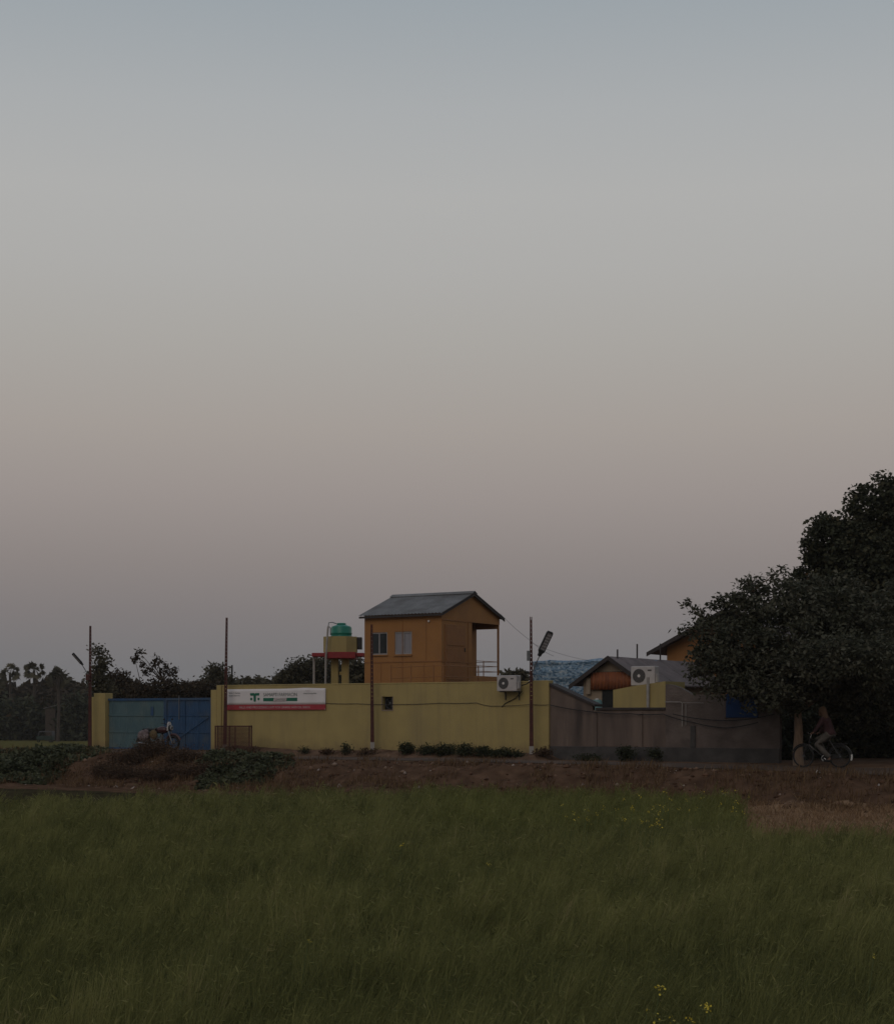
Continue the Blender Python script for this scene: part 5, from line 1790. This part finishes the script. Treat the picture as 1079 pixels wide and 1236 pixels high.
# mustard plants with flower heads ------------------------------------------
def mustard_plant(px, py, d, size, label, group=None, seed=0, petals=14):
    rnd_ = np.random.default_rng(seed)
    c = at(px, py, d)
    p = empty('mustard_plant', (c.x - .05, c.y, FIELD_Z), 0, label, 'mustard plant', group)
    h = c.z - FIELD_Z
    MB().tube([(0, 0, 0), (.0, 0, h * .5), (.05, 0, h)], [.005, .004, .0025], 4).build('stem', M['stem'], p, fix=False)
    cl = rnd_.normal(size=(petals, 3)) * size * .45 + np.array([.05, 0, h])
    co = leaf_cloud(cl, np.full(petals, size * .62), rnd_, 0, .8)
    np_mesh('flower_head', co, 4, M['flower'], p, faces=quad_faces(petals))
    return p


def crop_top_d(py):
    return 1.72 * F / (py - HY) if py > HY else 40


for i, (px, py, sz, lab) in enumerate(((796, 1193, .036, 'yellow mustard flower head, highest of the cluster at the bottom right'), (855, 1216, .030, 'yellow mustard flower head, rightmost of the bottom cluster'),
                                      (792, 1231, .026, 'yellow flower head at the bottom edge below the highest one'), (811, 1232, .024, 'yellow flower head at the bottom edge, middle of three'), (834, 1232, .026, 'yellow flower head at the bottom edge, right of three'),
                                      (781, 1221, .014, 'tiny pale flower left of the bottom mustard cluster'), (485, 1021, .035, 'small yellow flower alone in the middle of the field'), (372, 1136, .016, 'tiny yellowish flower left of centre in the field'), (1055, 1154, .02, 'faint yellow flower near the right edge of the field'), (591, 1044, .03, 'pale flower speck just right of the field centre'))):
    mustard_plant(px, py, crop_top_d(py) * .99, sz, lab, seed=300 + i, petals=16 if i < 2 else 9)
r_ = np.random.default_rng(333)
for i in range(46):
    px = r_.choice([r_.uniform(676, 905), r_.uniform(740, 810)])
    py = r_.uniform(962, 1000) if px < 800 else r_.uniform(956, 985)
    mustard_plant(px, py - 2.5, crop_top_d(py) * .96, r_.uniform(.032, .052), 'small yellow mustard flower head in the strip at the far right field edge', 'mustard flowers in the far strip', 400 + i, 7)


# ================================================================== bicycle and rider
blx = LX(992, -1.75)
bp = L2W(blx, -1.75)
bzg = max(gz(bp.x, bp.y) + .032, 0)
HEAD = math.atan2(ST, -CT)
bk = empty('bicycle', (bp.x, bp.y, bzg), HEAD, 'black roadster bicycle ridden along the lane under the trees', 'bicycle')
RA, FA, BB = Vector((-.56, 0, .345)), Vector((.58, 0, .345)), Vector((-.09, 0, .29))
ST_, HT, HB = Vector((-.24, 0, .86)), Vector((.36, 0, .90)), Vector((.41, 0, .70))


def wheel(c, name='wheel'):
    w = MB().torus((0, 0, 0), .325, .02, 40, 8).build(name, M['black'], bk, smooth=True)
    w.location = c
    MB().torus((0, 0, 0), .300, .011, 36, 6).build('rim', M['darksteel'], w, smooth=True)
    MB().lathe([(0, -.05), (.022, -.05), (.022, .05), (0, .05)], 10, axis='y').build('hub', M['grey_steel'], w)
    sp = MB()
    for k in range(28):
        a = 2 * math.pi * k / 28
        sp.tube([(.02 * math.cos(a + .9), .03 * (-1) ** k, .02 * math.sin(a + .9)), (.3 * math.cos(a), 0, .3 * math.sin(a))], .0016, 3)
    sp.build('spokes', M['grey_steel'], w, fix=False)
    return w


wheel(RA); wheel(FA)
MB().tube([BB, ST_], .016, 8).tube([ST_ - Vector((-.02, 0, .06)), HT - Vector((0, 0, .03))], .015, 8).tube([BB, HB], .017, 8).tube([HT, HB], .02, 8).tube([RA + Vector((0, .05, 0)), BB + Vector((0, .03, 0))], .01, 6).tube([RA + Vector((0, -.05, 0)), BB + Vector((0, -.03, 0))], .01, 6).tube([RA + Vector((0, .05, 0)), ST_ - Vector((0, 0, .04))], .009, 6).tube([RA + Vector((0, -.05, 0)), ST_ - Vector((0, 0, .04))], .009, 6).build('frame', M['bikepaint'], bk, smooth=True)
MB().tube([HB, HB + Vector((.02, .05, -.02)), FA + Vector((-.02, .05, .12)), FA + Vector((0, .05, 0))], .011, 6).tube([HB, HB + Vector((.02, -.05, -.02)), FA + Vector((-.02, -.05, .12)), FA + Vector((0, -.05, 0))], .011, 6).build('fork', M['bikepaint'], bk, smooth=True)
MB().tube([HT, HT + Vector((-.02, 0, .10)), HT + Vector((.03, .0, .13)), HT + Vector((.03, .14, .15)), HT + Vector((-.02, .25, .14)), HT + Vector((-.18, .28, .12))], .011, 6).tube([HT + Vector((.03, 0, .13)), HT + Vector((.03, -.14, .15)), HT + Vector((-.02, -.25, .14)), HT + Vector((-.18, -.28, .12))], .011, 6).build('handlebar', M['chrome'], bk, smooth=True)
for y in (-.28, .28):
    MB().tube([HT + Vector((-.07, y, .134)), HT + Vector((-.19, y, .118))], .017, 8).build('grip', M['black'], bk)
MB().tube([ST_ - Vector((0, 0, .05)), ST_ + Vector((-.02, 0, .07))], .013, 6).build('seat_post', M['chrome'], bk)
MB().add([(.12, -.02, .96), (.12, .02, .96), (-.03, .05, .965), (-.15, .10, .985), (-.17, 0, .985), (-.15, -.10, .985), (-.03, -.05, .965),
          (.11, -.02, .92), (.11, .02, .92), (-.03, .05, .915), (-.15, .10, .93), (-.16, 0, .93), (-.15, -.10, .93), (-.03, -.05, .915)],
         [(0, 1, 2, 3, 4, 5, 6), (13, 12, 11, 10, 9, 8, 7)] + [(i, i + 7, (i + 1) % 7 + 7, (i + 1) % 7) for i in range(7)]).build('saddle', M['black'], bk).location = (-.25, 0, 0)
for c, a0, a1 in ((RA, 20, 185), (FA, 25, 150)):
    f = MB().torus(c, .365, .022, 20, 6, 'y', a0, a1).build('mudguard', M['bikepaint'], bk, smooth=True)
    if c is RA:
        MB().torus(c, .366, .026, 6, 6, 'y', 170, 198).build('mudguard_tip', M['mudguard'], f, smooth=True)
MB().lathe([(.06, -.004), (.095, -.004), (.095, .004), (.06, .004)], 24, BB + Vector((0, .055, 0)), 'y').build('chainwheel', M['chrome'], bk)
MB().prism([(RA.x, .385), (BB.x, .375), (BB.x + .08, .29), (BB.x, .22), (RA.x, .305)], .06, .075).build('chain_guard', M['bikepaint'], bk)
PA = R(35)
pu = BB + Vector((.165 * math.cos(PA), -.11, .165 * math.sin(PA)))
pd = BB + Vector((-.165 * math.cos(PA), .11, -.165 * math.sin(PA)))
MB().tube([BB + Vector((0, -.07, 0)), pu + Vector((0, .04, 0))], .010, 6).tube([BB + Vector((0, .07, 0)), pd - Vector((0, .04, 0))], .010, 6).build('crank', M['chrome'], bk)
for p in (pu, pd):
    MB().bbox(p.x - .045, p.x + .045, p.y - .045, p.y + .045, p.z - .012, p.z + .012, .004).build('pedal', M['black'], bk)
MB().box(-.78, -.36, -.07, -.055, .735, .75).box(-.78, -.36, .055, .07, .735, .75).box(-.78, -.765, -.054, .054, .735, .75).box(-.60, -.585, -.054, .054, .735, .75).box(-.37, -.36, -.054, .054, .735, .75).tube([(-.68, .062, .735), (RA.x, .062, .36)], .006, 5).tube([(-.68, -.062, .735), (RA.x, -.062, .36)], .006, 5).build('carrier', M['bikepaint'], bk)

# rider: one continuous body, clothes as children
rider = empty('person', (bp.x, bp.y, bzg), HEAD, 'person in brown shawl and maroon top riding the bicycle', 'person')


def fused(name, shapes, m, voxel, smooth_it=4):
    o = shapes.build(name, m, rider, fix=False)
    r = o.modifiers.new('fuse', 'REMESH'); r.mode = 'VOXEL'; r.voxel_size = voxel; r.use_smooth_shade = True
    s_ = o.modifiers.new('soft', 'SMOOTH'); s_.iterations = smooth_it; s_.factor = .5
    return o


hipL, hipR = Vector((-.26, .10, 1.03)), Vector((-.26, -.10, 1.03))
kR, aR = Vector((.16, -.13, .86)), Vector((pu.x - .06, -.12, pu.z + .10))
kL, aL = Vector((.10, .13, .70)), Vector((pd.x - .06, .12, pd.z + .10))
chest, neck, headc = Vector((-.10, 0, 1.40)), Vector((-.05, 0, 1.56)), Vector((-.01, 0, 1.70))
body = MB()
body.ball((-.25, 0, 1.08), .15, (1, 1.15, .9)).tube([(-.25, 0, 1.05), (-.19, 0, 1.22), chest, neck], [.135, .125, .14, .06], 12).ball(chest, .15, (.85, 1.2, 1))
body.tube([neck - Vector((0, 0, .03)), headc], .055, 10).ball(headc, .1, (1.05, .82, 1.22), 3).ball(headc + Vector((.105, 0, -.02)), .02, (1, .8, 1.3)).ball(headc + Vector((.06, 0, -.10)), .045, (1.1, .9, .7))
for y in (-.085, .085):
    body.ball(headc + Vector((0, y, -.01)), .024, (.9, .5, 1.3))
for (h, k, a, s) in ((hipR, kR, aR, -1), (hipL, kL, aL, 1)):
    body.tube([h, h.lerp(k, .5), k], [.095, .085, .058], 10).tube([k, k.lerp(a, .35), a], [.058, .056, .036], 10).ball(k, .06)
    body.tube([a, a + Vector((.0, 0, -.05)), a + Vector((.10, s * .01, -.07)), a + Vector((.17, s * .015, -.078))], [.038, .042, .036, .024], 8)
for s in (-1, 1):
    sh_, el, ha = Vector((-.09, s * .19, 1.47)), Vector((.04, s * .27, 1.22)), Vector((.17, s * .28, 1.055))
    body.tube([Vector((-.09, s * .05, 1.47)), sh_], [.07, .065], 8).tube([sh_, el, ha], [.055, .043, .028], 8).ball(el, .044)
    body.ball(ha + Vector((.035, 0, -.01)), .038, (1.2, .9, .6))
    for j in range(4):
        f0 = ha + Vector((.05 + .0 * j, s * (-.030 + .020 * j), .0))
        body.tube([f0, f0 + Vector((.035, 0, -.015)), f0 + Vector((.03, 0, -.05)), f0 + Vector((.0, 0, -.055))], .0085, 6)
    body.tube([ha + Vector((.02, -s * .03, 0)), ha + Vector((.045, -s * .05, -.02)), ha + Vector((.05, -s * .045, -.05))], .0095, 6)
fused('body', body, M['skin'], .011)
ey = MB()
for y in (-.035, .035):
    ey.ball(headc + Vector((.096, y, .02)), .011)
ey.build('eyes', M['black'], rider)
top_ = MB().tube([(-.25, 0, 1.0), (-.2, 0, 1.2), chest + Vector((-.01, 0, 0)), (-.07, 0, 1.51)], [.175, .165, .175, .10], 12).ball(chest + Vector((-.02, 0, 0)), .18, (.9, 1.22, 1)).ball((-.26, 0, 1.04), .18, (1, 1.1, .7))
for s in (-1, 1):
    top_.tube([Vector((-.09, s * .05, 1.46)), Vector((-.09, s * .19, 1.47)), Vector((.03, s * .268, 1.235)), Vector((.15, s * .28, 1.075))], [.09, .085, .066, .048], 10)
fused('jacket', top_, M['maroon'], .014)
tr = MB().ball((-.26, 0, 1.0), .165, (1.05, 1.1, .6))
for (h, k, a) in ((hipR, kR, aR), (hipL, kL, aL)):
    tr.tube([h, h.lerp(k, .5), k, k.lerp(a, .5), a + Vector((0, 0, .03))], [.125, .115, .088, .084, .068], 10).ball(k, .09)
fused('trousers', tr, M['palecloth'], .014)
sc = MB().ball(headc + Vector((-.02, 0, .02)), .125, (1.0, .9, 1.15), 3).tube([headc + Vector((-.05, 0, -.02)), (-.09, 0, 1.56), (-.12, 0, 1.44)], [.10, .10, .13], 12).ball((-.11, 0, 1.49), .13, (1, 1.5, .75))
fused('shawl', sc, M['brownshawl'], .014)
shoes = MB()
for (a, s) in ((aR, -1), (aL, 1)):
    shoes.tube([a + Vector((-.03, 0, -.07)), a + Vector((.08, s * .01, -.075)), a + Vector((.18, s * .015, -.08))], [.042, .044, .03], 8)
shoes.build('shoes', M['black'], rider, smooth=True)

# ================================================================== motorcycle at the gate
mlx = LX(192, -1.5)
mp = L2W(mlx, -1.5)
mzg = gz(mp.x, mp.y) + .035
mc = empty('motorcycle', (mp.x, mp.y, mzg), -TH + R(8), 'loaded dark motorcycle parked in front of the blue gate', 'motorcycle')
RAm, FAm = Vector((-.66, 0, .30)), Vector((.66, 0, .30))


def mwheel(c):
    w = MB().torus((0, 0, 0), .245, .052, 32, 10).build('wheel', M['black'], mc, smooth=True)
    w.location = c
    MB().torus((0, 0, 0), .20, .016, 28, 6).build('rim', M['grey_steel'], w, smooth=True)
    sp = MB()
    for k in range(12):
        a = 2 * math.pi * k / 12
        sp.tube([(.03 * math.cos(a), 0, .03 * math.sin(a)), (.2 * math.cos(a), 0, .2 * math.sin(a))], .005, 4)
    sp.lathe([(0, -.06), (.05, -.06), (.05, .06), (0, .06)], 12, axis='y')
    sp.build('spokes', M['grey_steel'], w, fix=False)


mwheel(RAm); mwheel(FAm)
for s in (-1, 1):
    MB().tube([FAm + Vector((0, s * .09, 0)), (.50, s * .09, .72), (.42, s * .09, .92)], [.028, .024, .022], 8).build('fork_leg', M['grey_steel'], mc, smooth=True)
    MB().tube([RAm + Vector((0, s * .12, 0)), (-.50, s * .13, .62)], .028, 8).build('shock_absorber', M['chrome'], mc)
    MB().tube([(.40, s * .05, .98), (.40, s * .2, 1.06), (.30, s * .34, 1.05)], .013, 6).build('handlebar', M['darksteel'], mc)
    MB().tube([(.40, s * .22, 1.06), (.42, s * .27, 1.2)], .007, 5).ball((.42, s * .28, 1.22), .055, (.3, 1.1, .7)).build('mirror', M['darksteel'], mc)
MB().tube([(.42, 0, .9), (.1, 0, .58), (-.1, 0, .30), (-.40, 0, .34), RAm], .03, 8).tube([(.42, 0, .88), (.05, 0, .72), (-.5, 0, .66), (-.75, 0, .72)], .028, 8).build('frame', M['darksteel'], mc, smooth=True)
MB().bbox(-.16, .20, -.13, .13, .24, .50, .05).lathe([(.09, -.15), (.09, .15)], 12, (.05, 0, .36), 'y').tube([(.1, 0, .45), (.16, 0, .62)], .07, 10).build('engine', M['grey_steel'], mc)
MB().ball((.16, 0, .80), .2, (1.35, .68, .72), 3).build('fuel_tank', M['motored'], mc, smooth=True)
MB().bbox(-.72, -.06, -.14, .14, .74, .86, .04).build('seat', M['black'], mc)
MB().bbox(-.55, -.2, -.16, .16, .50, .73, .04).build('side_cover', M['motored'], mc)
MB().torus(FAm, .33, .05, 14, 8, 'y', 20, 150).build('front_mudguard', M['motored'], mc, smooth=True)
MB().torus(RAm, .35, .06, 14, 8, 'y', 50, 175).build('rear_mudguard', M['darksteel'], mc, smooth=True)
MB().ball((.52, 0, .88), .12, (.75, 1, 1), 3).build('headlight', M['darksteel'], mc, smooth=True)
MB().lathe([(0, .605), (.09, .60), (.1, .58)], 18, (0, 0, .88), 'x').build('headlight_lens', M['lens'], mc, smooth=True)
MB().prismx([(-.15, .78), (.15, .78), (.13, 1.04), (.06, 1.12), (-.06, 1.12), (-.13, 1.04)], .46, .485).build('visor', M['white'], mc).rotation_euler = (0, 0, 0)
MB().tube([(.1, -.14, .42), (-.1, -.17, .22), (-.85, -.18, .30)], [.022, .03, .045], 10).build('exhaust_pipe', M['chrome'], mc, smooth=True)
MB().bbox(-.84, -.78, -.06, .06, .62, .74, .01).build('tail_lamp', M['motored'], mc)
MB().tube([(-.05, .1, .28), (-.02, .28, -.01)], .012, 6).build('side_stand', M['darksteel'], mc)
# load tied to it
bg = empty('sack', mc.location + Vector((0, 0, 0)), mc.rotation_euler.z, 'pale pinkish cloth bundle hung on the rear of the motorcycle', 'sack')
MB().ball((-.55, -.26, .58), .2, (1.3, .6, 1.1), 3).ball((-.42, -.27, .72), .13, (1, .6, .9), 2).build('bundle', M['pinkcloth'], bg, smooth=True)
MB().tube([(-.5, -.18, .80), (-.5, 0, .885), (-.5, .18, .80)], .012, 5).build('strap', M['pinkcloth'], bg)
bg = empty('sack', mc.location + Vector((0, 0, 0)), mc.rotation_euler.z, 'mustard coloured bag hanging in the middle of the motorcycle', 'sack')
MB().ball((-.08, -.27, .62), .17, (1.0, .5, 1.15), 3).build('bag', M['mustardbag'], bg, smooth=True)
MB().tube([(-.08, -.24, .78), (-.08, -.1, .885), (-.08, .12, .87)], .012, 5).build('strap', M['mustardbag'], bg)

# ================================================================== auto rickshaw on the lowland
ap = at(55, 894, 252)
ag = gz(ap.x, ap.y)
ar = empty('auto_rickshaw', (ap.x, ap.y, ag), R(180), 'tiny dark green auto rickshaw parked far off on the lowland field', 'auto rickshaw')
MB().prism([(-1.25, .35), (1.0, .35), (1.3, .55), (1.25, .95), (1.0, 1.0), (-1.25, .95)], -.62, .62).build('body', M['autogreen'], ar)
MB().prism([(-1.3, .96), (-1.1, .96), (-1.05, 1.55), (.75, 1.6), (1.0, 1.02), (1.06, 1.04), (.82, 1.72), (-1.2, 1.72)], -.6, .6).build('canopy', M['autoblack'], ar)
MB().prism([(.80, 1.58), (1.0, 1.04), (1.02, 1.05), (.83, 1.6)], -.55, .55).build('windscreen', M['glassdark'], ar)
for c in ((-.85, -.58, .24), (-.85, .58, .24), (1.05, 0, .24)):
    w = MB().torus((0, 0, 0), .17, .07, 20, 8).build('wheel', M['black'], ar, smooth=True)
    w.location = c
MB().lathe([(0, 1.36), (.09, 1.35), (.1, 1.3)], 14, (0, 0, .78), 'x').build('headlight', M['lens'], ar)
MB().box(-.3, .3, -.5, .5, .955, 1.05).build('seat', M['black'], ar)
for y in (-.58, .58):
    MB().tube([(.1, y, .96), (.05, y, 1.58)], .025, 6).build('canopy_post', M['darksteel'], ar)

# ================================================================== evening haze
hb = MB().box(-620, 620, -70, 640, -4.2, 16.5).build('haze', M['white'], None, kind='stuff', label='thin grey evening haze over the fields', cat='haze')
hm = bpy.data.materials.new('evening_haze')
hm.use_nodes = True
hm.node_tree.nodes.clear()
ho = hm.node_tree.nodes.new('ShaderNodeOutputMaterial')
hv = hm.node_tree.nodes.new('ShaderNodeVolumePrincipled')
hv.inputs['Color'].default_value = (0.9, 0.87, 0.84, 1)
hv.inputs['Density'].default_value = 0.00016
hv.inputs['Anisotropy'].default_value = 0.0
hm.node_tree.links.new(hv.outputs[0], ho.inputs['Volume'])
hb.data.materials.clear()
hb.data.materials.append(hm)
